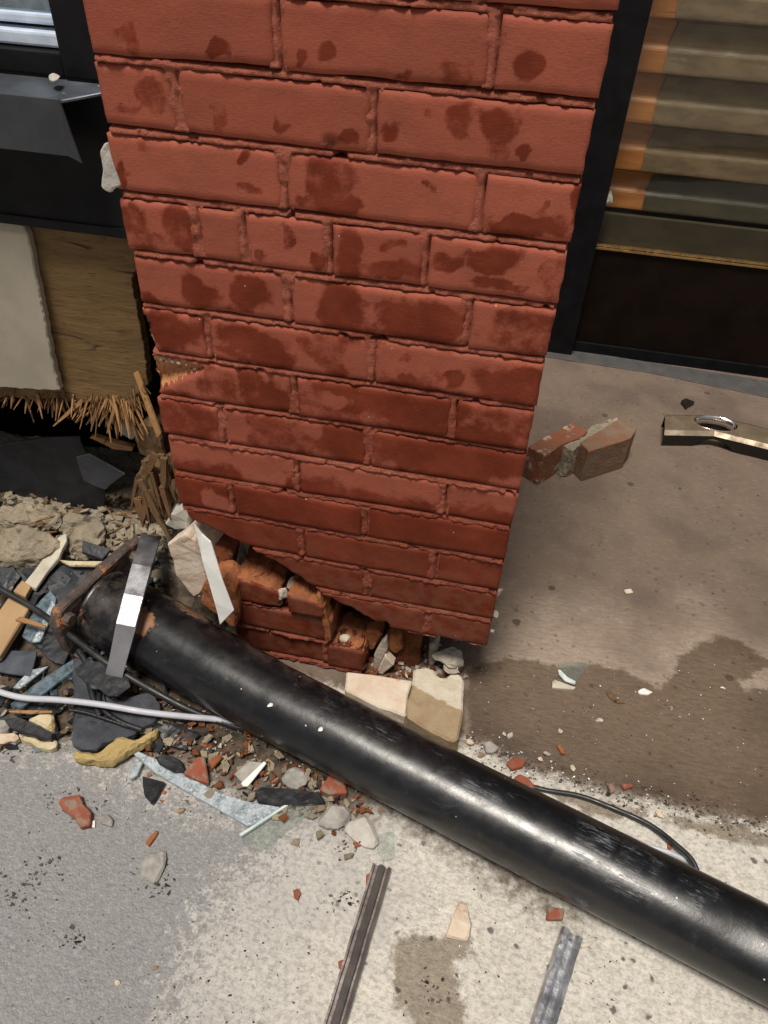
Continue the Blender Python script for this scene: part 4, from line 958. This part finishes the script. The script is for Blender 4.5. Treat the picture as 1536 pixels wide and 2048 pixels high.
# foam insulation with grey fabric
flat('foam_insulation', [(146, 1492), (160, 1500), (190, 1506), (210, 1488), (240, 1474), (268, 1474), (300, 1458), (318, 1450), (316, 1464), (290, 1478), (262, 1494), (232, 1514), (200, 1523), (184, 1518), (160, 1516), (147, 1508)], .026, M['foam'], 'torn yellow insulation foam sticking out below grey fabric', 'foam', .002, .005, .003, 2, 45)
flat('fabric_scrap', [(146, 1316, .016), (186, 1312, .016), (196, 1350, .014), (206, 1386, .012), (228, 1402, .010), (262, 1392, .010), (296, 1386, .010), (318, 1404, .010), (322, 1424, .010), (308, 1444, .010), (270, 1468, .010), (240, 1474, .010), (212, 1484, .010), (194, 1500, .008), (160, 1498, .008), (145, 1490, .010), (149, 1400, .012)], .011, simple('grey_fabric', (.066, .071, .086), (.038, .041, .049), 26, .8, 1.0, 140, .004, c3=(.012, .012, .014), c3sc=14, c3lo=.5, c3hi=.62), 'grey black fabric covered insulation slab under the cables', 'fabric', 0, .0012, .0016, 3, 46, .003)
flat('plastic_strip', [(168, 1336, .026), (196, 1338, .026), (206, 1380, .024), (216, 1420, .022), (198, 1416, .022), (180, 1390, .024)], .005, M['black_plastic'], 'black curled plastic strip lying on the grey fabric', 'plastic scrap', 0, .001)
for q_, (px_, lab_) in enumerate([([(165, 1322, .085), (182, 1350, .085), (188, 1390, .078), (196, 1420, .068), (206, 1450, .05)], 'black rubber strip folded down over the left of the grey fabric'), ([(220, 1380, .07), (205, 1412, .068), (216, 1440, .055), (250, 1462, .04), (290, 1476, .03)], 'black rubber strip curling along the lower right of the grey fabric'), ([(146, 1438, .062), (180, 1444, .062), (220, 1456, .05), (262, 1470, .035)], 'thin black rubber strip crossing the grey fabric')]):
    item(tube('rubber_strip', [S(u, v, 0) + Vector((0, 0, .022 + dz*.12)) for u, v, dz in px_], (.006, .005, .0032)[q_], M['black_plastic'], None, 6), lab_, 'rubber strip')
# glass on the asphalt
flat('glass_shard', [(252, 1492), (290, 1508), (340, 1530), (390, 1560), (440, 1586), (500, 1604), (560, 1614), (540, 1636), (496, 1652), (440, 1620), (380, 1586), (310, 1545), (275, 1515)], .006, M['glass_craze'], 'long curved crazed glass sheet lying on the asphalt', 'glass shard', .004, .0008, .0004, 2, 47)
flat('glass_shard', [(478, 1670), (586, 1602), (640, 1606), (620, 1625), (520, 1702), (490, 1690)], .005, M['glass_green'], 'clear flat glass shard with a straight bright edge near the pipe', 'glass shard', .003, .0006)
flat('glass_edge_sliver', [(478, 1668), (584, 1600), (586, 1604), (482, 1672)], .006, M['glass_edge'], 'bright straight sliver along the clear flat glass', 'glass shard', .006, .0005)
flat('glass_shard', [(262, 1525), (286, 1522), (274, 1550), (258, 1560)], .006, M['glass_craze'], 'small white glass fragment beside the black scraps on the asphalt', 'glass shard', .006, .001, .001, 1, 48)
flat('plastic_scrap', [(284, 1550), (330, 1564), (316, 1588), (302, 1607), (288, 1590)], .008, M['black_plastic'], 'black triangular scrap pointing down onto the asphalt', 'plastic scrap', .004, .002, .001, 1, 49)
flat('plastic_scrap', [(312, 1512), (330, 1506), (362, 1520), (372, 1540), (350, 1544), (318, 1526)], .010, M['black_plastic'], 'black scrap behind the long glass sheet', 'plastic scrap', .006, .002, .001, 1, 50)
flat('plastic_scrap', [(508, 1584), (520, 1574), (570, 1576), (640, 1584), (650, 1604), (600, 1610), (545, 1608), (515, 1602)], .010, M['black_plastic'], 'elongated black scrap between clear glass and pipe', 'plastic scrap', .004, .002, .001, 2, 51)
flat('brick_shard', [(366, 1546), (395, 1512), (410, 1512), (418, 1566), (398, 1560)], .014, M['red_tile'], 'pointed red brick shard standing behind the long glass sheet', 'brick shard', .006, .002, .0008, 1, 52)
flat('brick_shard', [(415, 1520), (436, 1508), (446, 1512), (424, 1535)], .010, M['raw'], 'small brown brick chip right of the pointed red shard', 'brick shard', .004, .002, .001, 1, 53)
flat('brick_shard', [(116, 1604), (122, 1594), (160, 1588), (166, 1606), (182, 1624), (180, 1648), (160, 1654), (148, 1634), (124, 1616)], .014, M['red_tile'], 'red brown brick shard lying alone on the asphalt', 'brick shard', 0, .002, .0012, 2, 54)
flat('stone_chip', [(194, 1634), (215, 1626), (226, 1640), (222, 1652), (200, 1646)], .008, M['stone_grey'], 'pale grey stone chip right of the lone brick shard', 'stone', 0, .002, .001, 1, 55)
flat('glass_shard', [(182, 1642), (190, 1640), (190, 1654), (184, 1654)], .004, M['white_trim'], 'tiny white fragment between brick shard and grey chip', 'glass shard', 0, .0006)
flat('plastic_scrap', [(278, 1720), (300, 1706), (330, 1700), (330, 1730), (312, 1760), (284, 1752)], .010, M['stone_grey'], 'crumpled grey white scrap on the asphalt', 'plastic scrap', 0, .003, .003, 2, 56)
flat('brick_shard', [(290, 1684), (312, 1660), (316, 1666), (298, 1692)], .006, M['raw'], 'thin orange sliver above the crumpled grey scrap', 'brick shard', 0, .001, .0008, 1, 57)
flat('plastic_scrap', [(468, 1548), (500, 1522), (522, 1524), (530, 1526), (492, 1572), (484, 1564)], .008, M['stone_grey'], 'greyish folded scrap with a white edge before the pipe', 'plastic scrap', .004, .001, .0008, 1, 58)
flat('trim_sliver', [(482, 1566), (528, 1522), (533, 1526), (496, 1572), (486, 1572)], .004, M['white_trim'], 'white sliver along the greyish folded scrap', 'trim strip', .012, .0006)
flat('brick_shard', [(638, 1578), (660, 1548), (690, 1560), (694, 1586), (660, 1588)], .018, M['red_tile'], 'dark red brick shard tucked under the pipe', 'brick shard', 0, .002, .001, 1, 59)
flat('stone', [(560, 1560), (580, 1530), (612, 1540), (618, 1565), (590, 1575)], .018, M['stone_grey'], 'grey brown stone beside the pipe above the elongated black scrap', 'stone', 0, .005, .002, 2, 60)
flat('stone', [(630, 1640), (660, 1606), (690, 1606), (710, 1625), (690, 1650), (660, 1656)], .016, M['stone_grey'], 'rounded grey stone left of the flat grey one by the pipe', 'stone', 0, .006, .002, 2, 61)
flat('stone', [(686, 1652), (700, 1636), (734, 1626), (758, 1676), (756, 1690), (736, 1694), (704, 1672)], .014, M['putty'], 'flat light grey stone at the top end of the bronze rail', 'stone', 0, .006, .001, 2, 62)
flat('glass_shard', [(756, 1668), (788, 1662), (790, 1716), (766, 1722), (754, 1700)], .004, M['glass_green'], 'square clear glass piece beside the flat light grey stone', 'glass shard', .001, .0006)
flat('brick_shard', [(705, 1684), (716, 1679), (722, 1690), (712, 1693)], .006, M['raw'], 'tiny orange chip under the flat light grey stone', 'brick shard', 0, .001)
flat('brick_shard', [(586, 1780), (596, 1776), (602, 1786), (596, 1800), (588, 1794)], .006, M['red_tile'], 'small red chip alone on the speckled concrete', 'brick shard', 0, .001)
flat('brick_shard', [(732, 1750), (744, 1742), (740, 1770), (732, 1772)], .006, M['red_tile'], 'small red chip against the upper left side of the bronze rail', 'brick shard', 0, .001)
flat('brick_shard', [(676, 1922), (688, 1918), (684, 1934), (678, 1936)], .006, M['red_tile'], 'dark red crumb beside the middle of the bronze rail', 'brick shard', 0, .001)
item(prism('stone_chip', [G(u, v, z) for u, v, z in [(888, 1872, .012), (904, 1836, .018), (918, 1800, .014), (930, 1806, .014), (940, 1846, .018), (938, 1878, .014), (928, 1884, .010)]], (.004, .004, -.016), M['chunk_pink'], None, .003, .0012, 2, seed=63), 'wedge shaped tan brick chip beside the wet patch', 'brick shard')

# rails in the foreground
W1 = .0135
item(profile_bar('metal_rail', G(764, 1736, .004), G(655, 2100, .004), [(-.0145, -.003), (-.0145, .010), (-.0115, .012), (-.0095, .010), (-.0085, .003), (-.006, .003), (-.0045, .009), (0, .0125), (.0045, .009), (.006, .004), (.010, .004), (.0115, .008), (.0145, .008), (.0145, -.003)], M['bronze'], nseg=20, wob=.0006, seed=1), 'grooved bronze rail with rounded ridge lying on the speckled concrete', 'metal rail')
item(profile_bar('metal_rail', G(1142, 1868, .004), G(1066, 2110, .004), [(-.0165, -.003), (-.0165, .006), (-.011, .008), (-.006, .004), (.001, .005), (.006, .013), (.012, .014), (.0155, .009), (.0155, -.003)], M['alu_rail'], nseg=26, wob=.0007, seed=2), 'scuffed silver rail sticking out under the pipe at bottom right', 'metal rail')
flat('brick_shard', [(1096, 1812), (1130, 1818), (1128, 1838), (1094, 1836)], .012, M['red_tile'], 'dark red brick shard under the pipe above the silver rail', 'brick shard', 0, .002, .001, 1, 64)
flat('wood_chip', [(1158, 1890), (1176, 1884), (1196, 1880), (1178, 1892), (1160, 1896)], .003, M['pale_stick'], 'pale wood chip at the top end of the silver rail', 'wood', 0, .0005)
# bits stuck to the pipe
for u, v, lab in [(540, 1411, 'white glass chip on the pipe near the grey cable'), (640, 1458, 'white glass chip on the pipe right of the first chip')]:
    d = ray(u, v)
    # intersect with the pipe cylinder
    o0 = CAM - np.array(pipe_pt(0)) - np.array([0, 0, NR]); nn = np.array([.284, .9586, 0]); zz = np.array([0, 0, 1.])
    a_, b_ = d@nn, d@zz; c_, e_ = o0@nn, o0@zz
    A, B, C = a_*a_+b_*b_, 2*(a_*c_+b_*e_), c_*c_+e_*e_-NR*NR
    t = (-B-math.sqrt(max(B*B-4*A*C, 0)))/(2*A)
    item(rock('glass_chip', Vector(CAM+d*t), (.0055, .005, .003), M['white_trim'], None, seed=int(u)), lab, 'glass chip')

# small overlapping shards and flakes filling the debris (too many and too small to tell apart)
def shards(name, label, n, fn, mt, smin, smax, seed, th=.0025):
    rr = random.Random(seed); bm = bmesh.new()
    for i in range(n):
        u, v = fn(rr); p = S(u, v, rr.uniform(.001, .012)); s_ = rr.uniform(smin, smax); el = rr.uniform(.25, 1); a0 = rr.uniform(0, 6.28)
        nrm = Vector((rr.gauss(0, .35), rr.gauss(0, .35), 1)).normalized(); t = nrm.orthogonal().normalized(); q = nrm.cross(t)
        t, q = t*math.cos(a0)+q*math.sin(a0), q*math.cos(a0)-t*math.sin(a0)
        k = rr.choice((3, 4, 4, 5)); vs = []
        for j in range(k):
            ang = 2*math.pi*(j+rr.uniform(-.3, .3))/k; r_ = s_*rr.uniform(.7, 1.1)
            vs.append(p+t*math.cos(ang)*r_+q*math.sin(ang)*r_*el)
        a_ = [bm.verts.new(w) for w in vs]; b_ = [bm.verts.new(w-nrm*th) for w in vs]
        bm.faces.new(a_); bm.faces.new(b_[::-1])
        for j in range(k): bm.faces.new((a_[j], b_[j], b_[(j+1) % k], a_[(j+1) % k]))
    tag(from_bm(name, bm, mt), label, None, None, 'stuff')
left = lambda rr: (rr.uniform(-30, 330), 1110+rr.random()*390)
mid = lambda rr: ((lambda t: (260+t*480, 1440+t*190+rr.gauss(0, 34)))(rr.random()))
slope = lambda rr: (rr.uniform(-30, 345), rr.uniform(985, 1120))
shards('debris_flakes', 'black membrane flakes scattered through the debris at left', 210, left, M['membrane'], .004, .025, 31)
shards('debris_flakes', 'brown wood flakes scattered through the debris at left', 70, left, M['old_wood'], .004, .014, 32)
shards('debris_flakes', 'clear glass flakes scattered through the debris at left', 60, left, M['glass_blue'], .004, .012, 33)
shards('debris_flakes', 'grey dust covered flakes scattered through the debris at left', 80, left, M['stone_grey'], .003, .011, 34, .004)
shards('debris_flakes', 'brown brick flakes in the dirt before the pipe', 130, mid, M['raw_dark'], .003, .012, 35, .004)
shards('debris_flakes', 'tan mortar flakes in the dirt before the pipe', 150, mid, M['plaster'], .003, .014, 36, .004)
shards('debris_flakes', 'black flakes in the dirt before the pipe', 60, mid, M['black_plastic'], .003, .011, 37)
shards('debris_flakes', 'tan plaster flakes on the heap under the wall', 190, slope, M['plaster'], .004, .016, 38, .004)
shards('debris_flakes', 'brown wood flakes on the heap under the wall', 90, slope, M['old_wood'], .003, .013, 39)
shards('debris_flakes', 'dark flakes on the heap under the wall', 70, slope, M['soil'], .004, .012, 40)
shards('debris_flakes', 'broken brick and mortar flakes around the stump foot', 70, lambda rr: (rr.uniform(720, 900), rr.gauss(1335, 16)), M['raw_dark'], .003, .010, 41, .005)
shards('debris_flakes', 'pale mortar flakes around the stump foot', 50, lambda rr: (rr.uniform(740, 930), rr.gauss(1330, 16)), M['mortar'], .003, .010, 42, .004)

# ------------------------------------------------------------------ entry floor pieces
ch = thing('brick_chunk', 'two old bricks still joined by mortar on the brown entry floor', 'brick chunk', G(1150, 950))
def top_pr(name, px, z, mt, seed, rough=.0012, h=None, bev=.003):
    return prism(name, [G(u, v, z) for u, v in px], (0, 0, -(h or z)), mt, ch, bev*.6, rough, 2, seed=seed)
BK = [simple('worn_brick_top', (.26, .085, .04), (.18, .085, .05), 20, .9, .6, 120, .003, c3=(.45, .38, .30), c3sc=24, c3lo=.56, c3hi=.66), simple('worn_brick_mortared', (.19, .085, .045), (.19, .13, .09), 24, .9, .7, 120, .003, c3=(.16, .11, .08), c3sc=22, c3lo=.56, c3hi=.66)]
top_pr('brick', [(1056, 892), (1146, 843), (1176, 862), (1164, 872), (1126, 888), (1088, 910)], .095, BK[0], 71)
top_pr('brick', [(1160, 884), (1236, 839), (1274, 857), (1262, 876), (1178, 902)], .095, BK[1], 72)
top_pr('mortar_joint', [(1122, 886), (1150, 872), (1174, 860), (1182, 852), (1214, 842), (1234, 833), (1238, 840), (1192, 868), (1166, 886), (1146, 898), (1130, 894)], .091, M['plaster'], 73, .004)
# polished channel with a round cut-out
tubeT = thing('metal_channel', 'polished metal channel with a round hole on the entry floor, right edge', 'metal channel', G(1440, 890))
def channel():
    zt, d = .040, .085
    a, kx, b = F(1332, 858, .925), Vector(), None
    L = G(1330, 866, zt); K = G(1430, 868, zt); R = G(1560, 900, zt)     # front top edge, bent in the middle
    R = K + (R-K)*1.6
    back = Vector((.02, 1, 0)).normalized()*d
    def side(name, P, Q, z0, z1, mt, off=Vector()):
        n = 3; vs = []; 
        v = [P+off, Q+off, Q+off+Vector((0, 0, z0-z1)), P+off+Vector((0, 0, z0-z1))]
        return v
    # top face with elliptical hole
    C = K + back*.56 + Vector((.006, .002, 0)); rx, ry = .056, .033
    N = 40; ring = [C + Vector((math.cos(2*math.pi*i/N)*rx, math.sin(2*math.pi*i/N)*ry, 0)) for i in range(N)]
    bmv = bmesh.new()
    outer = [L, K, R, R+back, K+back, L+back+Vector((.004, 0, 0))]
    # slightly chamfered front: top strip starts behind a sloping bevel
    outer_t = [p + (back*.16 if i < 3 else Vector()) for i, p in enumerate(outer)]
    ov = [bmv.verts.new(p) for p in outer_t]; rv = [bmv.verts.new(p) for p in ring]
    es = [bmv.edges.new((ov[i], ov[(i+1) % 6])) for i in range(6)] + [bmv.edges.new((rv[i], rv[(i+1) % N])) for i in range(N)]
    bmesh.ops.triangle_fill(bmv, use_beauty=True, use_dissolve=False, edges=es)
    # bevel strip
    bz = Vector((0, 0, -.007))
    lo = [bmv.verts.new(p+bz) for p in outer[:3]]
    for i in range(2): bmv.faces.new((lo[i], lo[i+1], ov[i+1], ov[i]))
    o = from_bm('channel_top', bmv, M['chrome_warm_reflection'], tubeT)
    sm = o.modifiers.new('s', 'SOLIDIFY'); sm.thickness = .0015; sm.offset = -1
    # collar inside the hole
    bmv = bmesh.new(); r0 = [bmv.verts.new(p+Vector((0, 0, .001))) for p in ring]; r1 = [bmv.verts.new(C+(p-C)*.92+Vector((0, 0, -.022))) for p in ring]
    for i in range(N): bmv.faces.new((r0[i], r0[(i+1) % N], r1[(i+1) % N], r1[i]))
    o = from_bm('collar', bmv, M['chrome'], tubeT, True)
    sm = o.modifiers.new('s', 'SOLIDIFY'); sm.thickness = .001
    # front wall with arched opening at its foot
    Lf, Kf, Rf = [p+bz for p in outer[:3]]
    bmv = bmesh.new()
    def wall(P, Q, arch):
        n = 24; t = (Q-P)
        prev = None
        for i in range(n+1):
            f = i/n; p = P + t*f
            h = p.z
            x = (p-K).dot(t.normalized())
            q = min(1, abs(x-(.004 if arch else 0))/.05)
            low = .024*math.sqrt(max(0, 1-q*q)) if q < 1 else 0
            a_, b_ = bmv.verts.new(p), bmv.verts.new((p.x, p.y, max(.0, low)))
            if prev: bmv.faces.new((prev[0], a_, b_, prev[1]))
            prev = (a_, b_)
    wall(Lf, Kf, 1); wall(Kf, Rf, 1)
    o = from_bm('channel_front', bmv, M['black_anod'], tubeT)
    sm = o.modifiers.new('s', 'SOLIDIFY'); sm.thickness = .0015
    bmv = bmesh.new()
    bk = [outer[5], outer[4], outer[3]]
    t_ = [bmv.verts.new(p) for p in bk]; b_ = [bmv.verts.new((p.x, p.y, 0)) for p in bk]
    for i in range(2): bmv.faces.new((t_[i], t_[i+1], b_[i+1], b_[i]))
    o = from_bm('channel_back', bmv, M['black_anod'], tubeT); sm = o.modifiers.new('s', 'SOLIDIFY'); sm.thickness = .0015
channel()
def gflat(name, px, t, mt, label, cat, z0=0.0, bev=.001, rough=0.0, cuts=0, seed=0, group=None):
    return item(prism(name, [G(u, v, z0+t) for u, v in px], (0, 0, -t), mt, None, bev, rough, cuts, seed=seed), label, cat, group)
gflat('plastic_scrap', [(1363, 800), (1372, 796), (1390, 803), (1376, 811), (1374, 814)], .012, M['black_anod'], 'small black shard behind the polished metal channel', 'plastic scrap')
gflat('glass_shard', [(1117, 1326), (1140, 1323), (1182, 1324), (1168, 1345), (1150, 1367), (1132, 1358), (1118, 1342)], .005, M['glass_green'], 'triangular clear glass shard with green edge on the wet floor', 'glass shard', .002, .0005)
prm = gflat('glass_edge_sliver', [(1116, 1338), (1122, 1340), (1136, 1354), (1152, 1362), (1150, 1368), (1130, 1361), (1118, 1348)], .005, M['glass_edge'], 'mint green broken rim along the triangular glass shard', 'glass shard', .004, .0008)
gflat('brick_shard', [(1104, 1362), (1108, 1358), (1152, 1374), (1148, 1378), (1104, 1375)], .008, M['pale_stick'], 'pale pointed chip just below the triangular glass shard', 'stone', 0, .001, .0006, 1, 75)
gflat('foil_scrap', [(1277, 1381), (1288, 1375), (1306, 1383), (1298, 1388), (1280, 1387)], .006, M['white_trim'], 'crumpled white scrap on the wet brown floor', 'scrap', 0, .001, .0012, 2, 76)
gflat('wood_chip', [(1212, 1384), (1220, 1380), (1236, 1398), (1252, 1406), (1236, 1406), (1220, 1396)], .004, M['old_wood'], 'thin curved brown chip on the wet floor', 'wood', 0, .001)
gflat('stone_chip', [(1248, 1178), (1262, 1176), (1268, 1184), (1252, 1186)], .006, M['chunk_pink'], 'flat tan chip on the dry part of the entry floor', 'stone', 0, .002)
gflat('brick_shard', [(1013, 1524), (1030, 1512), (1052, 1520), (1046, 1532), (1024, 1538)], .010, M['red_tile'], 'orange red brick shard by the joint, left one of the two largest', 'brick shard', 0, .002, .001, 1, 77)
gflat('brick_shard', [(1026, 1554), (1040, 1546), (1056, 1554), (1070, 1572), (1064, 1578)], .010, M['red_tile'], 'orange red brick shard touching the top side of the pipe', 'brick shard', 0, .002, .001, 1, 78)
gflat('brick_shard', [(1216, 1568), (1226, 1564), (1232, 1580), (1222, 1586)], .008, M['red_tile'], 'small red chip on the joint line, left of a matching pair', 'brick shard', 0, .001)
gflat('brick_shard', [(1242, 1568), (1262, 1566), (1268, 1572), (1250, 1578)], .007, M['red_tile'], 'small flat red chip on the joint line, right of a matching pair', 'brick shard', 0, .001)
gflat('brick_shard', [(1114, 1490), (1120, 1487), (1132, 1506), (1124, 1508)], .006, M['raw'], 'slim orange chip on the wet floor above the joint', 'brick shard', 0, .001)
gflat('brick_shard', [(1336, 1686), (1346, 1688), (1344, 1698), (1336, 1696)], .005, M['red_tile'], 'tiny red chip inside the black cable loop', 'brick shard', 0, .001)
gflat('stone_chip', [(968, 1484), (980, 1480), (1000, 1494), (988, 1504), (972, 1504)], .010, M['stone_grey'], 'dark grey square chip by the pipe left of the orange red shards', 'stone', 0, .002)
rs = random.Random(77)
PEB = [(942, 1484, .0100, 'chunk_pink', 'round tan pebble at the lower corner of the cream half brick'), (962, 1510, .0085, 'limestone', 'white pebble beside the pipe under the dark grey chip'), (1146, 1538, .0080, 'limestone', 'white pebble in the debris line along the floor joint'), (1080, 1518, .0075, 'chunk_pink', 'pinkish upright pebble right of the largest red shard'), (1095, 1508, .0085, 'putty', 'pale oblong pebble above the debris line'), (1198, 1441, .0080, 'limestone', 'white angular pebble in the middle of the wet floor'), (1342, 1416, .0060, 'stone_grey', 'grey pebble on the wet floor at right'), (1121, 1462, .0075, 'limestone', 'pale oval pebble left of the angular white one'), (1446, 1376, .005, 'white_trim', 'bright white oval pebble near the dry patch at right'), (1320, 1630, .0085, 'chunk_pink', 'tan pebble above the black cable loop'), (1008, 1468, .006, 'limestone', 'white crumb cluster pebble on the wet floor near the pipe'), (362, 1620, .007, 'limestone', 'white chip on the asphalt under the long glass sheet'), (308, 1936, .006, 'limestone', 'white oval pebble low on the asphalt'), (236, 1965, .005, 'chunk_pink', 'pale tan pebble at the bottom of the asphalt'), (1020, 1470, .007, 'putty', 'grey pale pebble beside the white crumb on wet floor')]
for i, (u, v, r, mt, lab) in enumerate(PEB):
    item(rock('pebble', S(u, v, r*.5), (r, r*.75, r*.65), M[mt], None, seed=200+i, rough=.12), lab, 'pebble')

# fine crumbs: glass glitter, red dust crumbs, dark grit
def crumbs(name, label, n, fn, mt, smin, smax, seed):
    rr = random.Random(seed); bm = bmesh.new()
    for i in range(n):
        u, v = fn(rr)
        if u is None: continue
        p = S(u, v); s = rr.uniform(smin, smax)*rr.uniform(.6, 1)
        q = [Vector((rr.uniform(-1, 1), rr.uniform(-1, 1), rr.uniform(-.1, 1))) for _ in range(5)]
        vs = [bm.verts.new(p+Vector((a.x*s, a.y*s*.8, max(0, a.z)*s*.8+.0008))) for a in q]
        for a, b, c in ((0, 1, 2), (0, 2, 3), (0, 3, 1), (1, 2, 4), (2, 3, 4), (3, 1, 4)):
            try: bm.faces.new((vs[a], vs[b], vs[c]))
            except ValueError: pass
    o = from_bm(name, bm, mt); tag(o, label, None, None, 'stuff')
def along(rr):
    t = rr.random(); u = 930+t*640; v = np.interp(u, [930, 1050, 1250, 1400, 1600], [1480, 1535, 1590, 1625, 1668]) + rr.gauss(0, 16)
    return u, v
def wetfloor(rr): return rr.uniform(940, 1560), min(1640, 1330+abs(rr.gauss(0, 150)))
def front(rr):
    u, v = rr.uniform(780, 1480), rr.uniform(1700, 2060)
    return (u, v) if v > 1560+(u-700)*.50 + 60 else (None, None)
def asph(rr): return rr.uniform(-20, 700), rr.uniform(1560, 2060)
def heapz(rr): return rr.uniform(-20, 520), 1120+rr.random()*380
M['glass_crumb'] = simple('glass_crumb', (.75, .80, .78), (.60, .66, .65), 60, .25, .3, 200, .001, spec=.6)
crumbs('glass_crumbs', 'glittering glass crumbs along the floor joint', 170, along, M['glass_crumb'], .0012, .0032, 1)
crumbs('glass_crumbs', 'scattered glass crumbs on the wet entry floor', 130, wetfloor, M['glass_crumb'], .001, .0026, 2)
crumbs('glass_crumbs', 'scattered glass crumbs on the pale concrete before the pipe', 70, front, M['glass_crumb'], .0015, .0036, 3)
crumbs('glass_crumbs', 'glass glitter over the debris at the pipe end', 170, heapz, M['glass_crumb'], .0012, .003, 4)
crumbs('grit', 'dark grit in the debris line along the floor joint', 420, along, M['soil'], .0015, .005, 5)
crumbs('grit', 'dark grit strewn over asphalt and speckled concrete', 240, asph, M['soil'], .001, .0035, 6)
crumbs('grit', 'dark grit on the entry floor', 200, lambda rr: (rr.uniform(960, 1560), rr.uniform(820, 1600)), M['soil'], .001, .003, 7)
crumbs('grit', 'dark grit on the pale concrete before the pipe', 120, front, M['soil'], .001, .0035, 8)
crumbs('brick_crumbs', 'red brick crumbs strewn through the debris', 150, lambda rr: (rr.uniform(280, 780), 1440+rr.random()*190), M['raw'], .002, .0075, 9)
crumbs('mortar_crumbs', 'pale mortar crumbs strewn through the debris', 190, lambda rr: (rr.uniform(180, 760), 1420+rr.random()*220), M['mortar'], .002, .006, 10)
crumbs('mortar_crumbs', 'pale mortar crumbs on the plaster heap', 160, lambda rr: (rr.uniform(-20, 340), 1000+rr.random()*130), M['plaster'], .003, .009, 11)
crumbs('mortar_crumbs', 'pale mortar crumbs under the pillar corner', 120, lambda rr: (rr.gauss(905, 35), rr.gauss(1325, 18)), M['mortar'], .0015, .005, 12)
def clusters(rr):
    c = rr.choice([(105, 1600, 22), (165, 1618, 24), (310, 1750, 18), (90, 1735, 20), (60, 1775, 14), (325, 1775, 14), (40, 1500, 30), (150, 1880, 14), (690, 1810, 22), (420, 1600, 40), (700, 1690, 26), (870, 1980, 30), (20, 1800, 26)])
    return rr.gauss(c[0], c[2]), rr.gauss(c[1], c[2]*.8)
crumbs('grit', 'dark crumbs gathered in small patches on asphalt and concrete', 300, clusters, M['soil'], .0015, .006, 14)
crumbs('brick_crumbs', 'red brick crumbs along the floor joint', 50, along, M['red_tile'], .0015, .004, 13)

# ------------------------------------------------------------------ storefront at the back of the entry
BY = 1.31
st = thing('storefront', 'dark storefront base with brass trim and glass behind the entry', 'storefront', (1.0, BY, 0))
XR = 2.2
box('post', .555, .661, BY-.035, BY+.05, 0.0, 1.5, M['black_frame'], st, .003)
box('bulkhead', .6615, XR, BY, BY+.06, .0, .322, M['brown_dark'], st, .003)
box('kick_strip', .6615, XR, BY-.008, BY-.0005, .0, .035, M['black_frame'], st, .002)
box('brass_trim', .6615, XR, BY-.006, BY+.012, .3225, .3285, M['brass'], st, .001)
box('brass_trim', .6615, XR, BY-.002, BY+.012, .3305, .3355, M['brass'], st, .001)
box('base_board', .6615, XR, BY+.014, BY+.03, .323, .415, M['olive_dark'], st, .002)
box('pane', .6615, XR, BY+.0145-.012, BY+.0185-.012, .337, 1.5, M['glass'], st, 0)
rock('latch_knob', F(1216, 395, BY-.02), (.017, .014, .026), M['putty'], st, rot=(0, .2, 0), seed=9, rough=.02, detail=3)
gflat('shade_strip', [(1085, 690), (1540, 762), (1700, 790), (1700, 822), (1540, 795), (1300, 745), (1085, 712)], .003, M['shade_strip'], 'dark grey strip standing in for the shade at the storefront foot', 'shade_strip')  # dark strip built in place of the bulkhead's shadow band
# stepped slats behind the glass
sh = thing('stepped_shutter', 'stepped copper and dusty olive slats behind the storefront glass', 'shutter', (1.2, BY+.06, .42))
edges = [.418, .513-.0, .628, .742, .856, .970, 1.084, 1.198]
zz = [.420, .520, .634, .748, .862, .976, 1.09, 1.204]
def slat(name, x0, x1, z0, z1, off, mt, slantL=0.0, slantR=0.0):
    h = z1-z0; y0 = BY+.065-off
    prof = [(y0-.017, z0), (y0-.0175, z0+.005), (y0-.008, z0+h*.42), (y0, z0+h*.50), (y0, z1-.002), (y0+.02, z1-.002), (y0+.02, z0-.004), (y0-.004, z0-.006)]
    bm = bmesh.new()
    a = [bm.verts.new((x0+(.0 if i > 3 else -slantL), p[0], p[1])) for i, p in enumerate(prof)]
    b = [bm.verts.new((x1, p[0], p[1])) for p in prof]
    n = len(prof)
    for i in range(n): bm.faces.new((a[i], a[(i+1) % n], b[(i+1) % n], b[i]))
    bm.faces.new(a); bm.faces.new(b[::-1])
    es = [e for e in bm.edges if abs(e.verts[0].co.x-e.verts[1].co.x) > .02]
    bmesh.ops.bevel(bm, geom=es, offset=.0015, segments=2, affect='EDGES')
    return from_bm(name, bm, mt, sh)
for i in range(7):
    xs_ = .722 if i == 0 else .726 - .006*i + .012
    slat('slat', .664, XR, zz[i], zz[i+1], 0, M['copper'])
    slat('slat_cover', .752-.004*i if i else .775, XR, zz[i]+.001, zz[i+1]-.004, .005, M['olive'] if i else M['olive_dark'], slantL=.012)
bm = bmesh.new(); box_bm(bm, .555, XR, BY+.10, BY+.12, -.01, 1.5, 0)
o = from_bm('shop_back_wall', bm, M['dark_void']); tag(o, 'dark wall hidden behind the stepped shutter', 'wall')
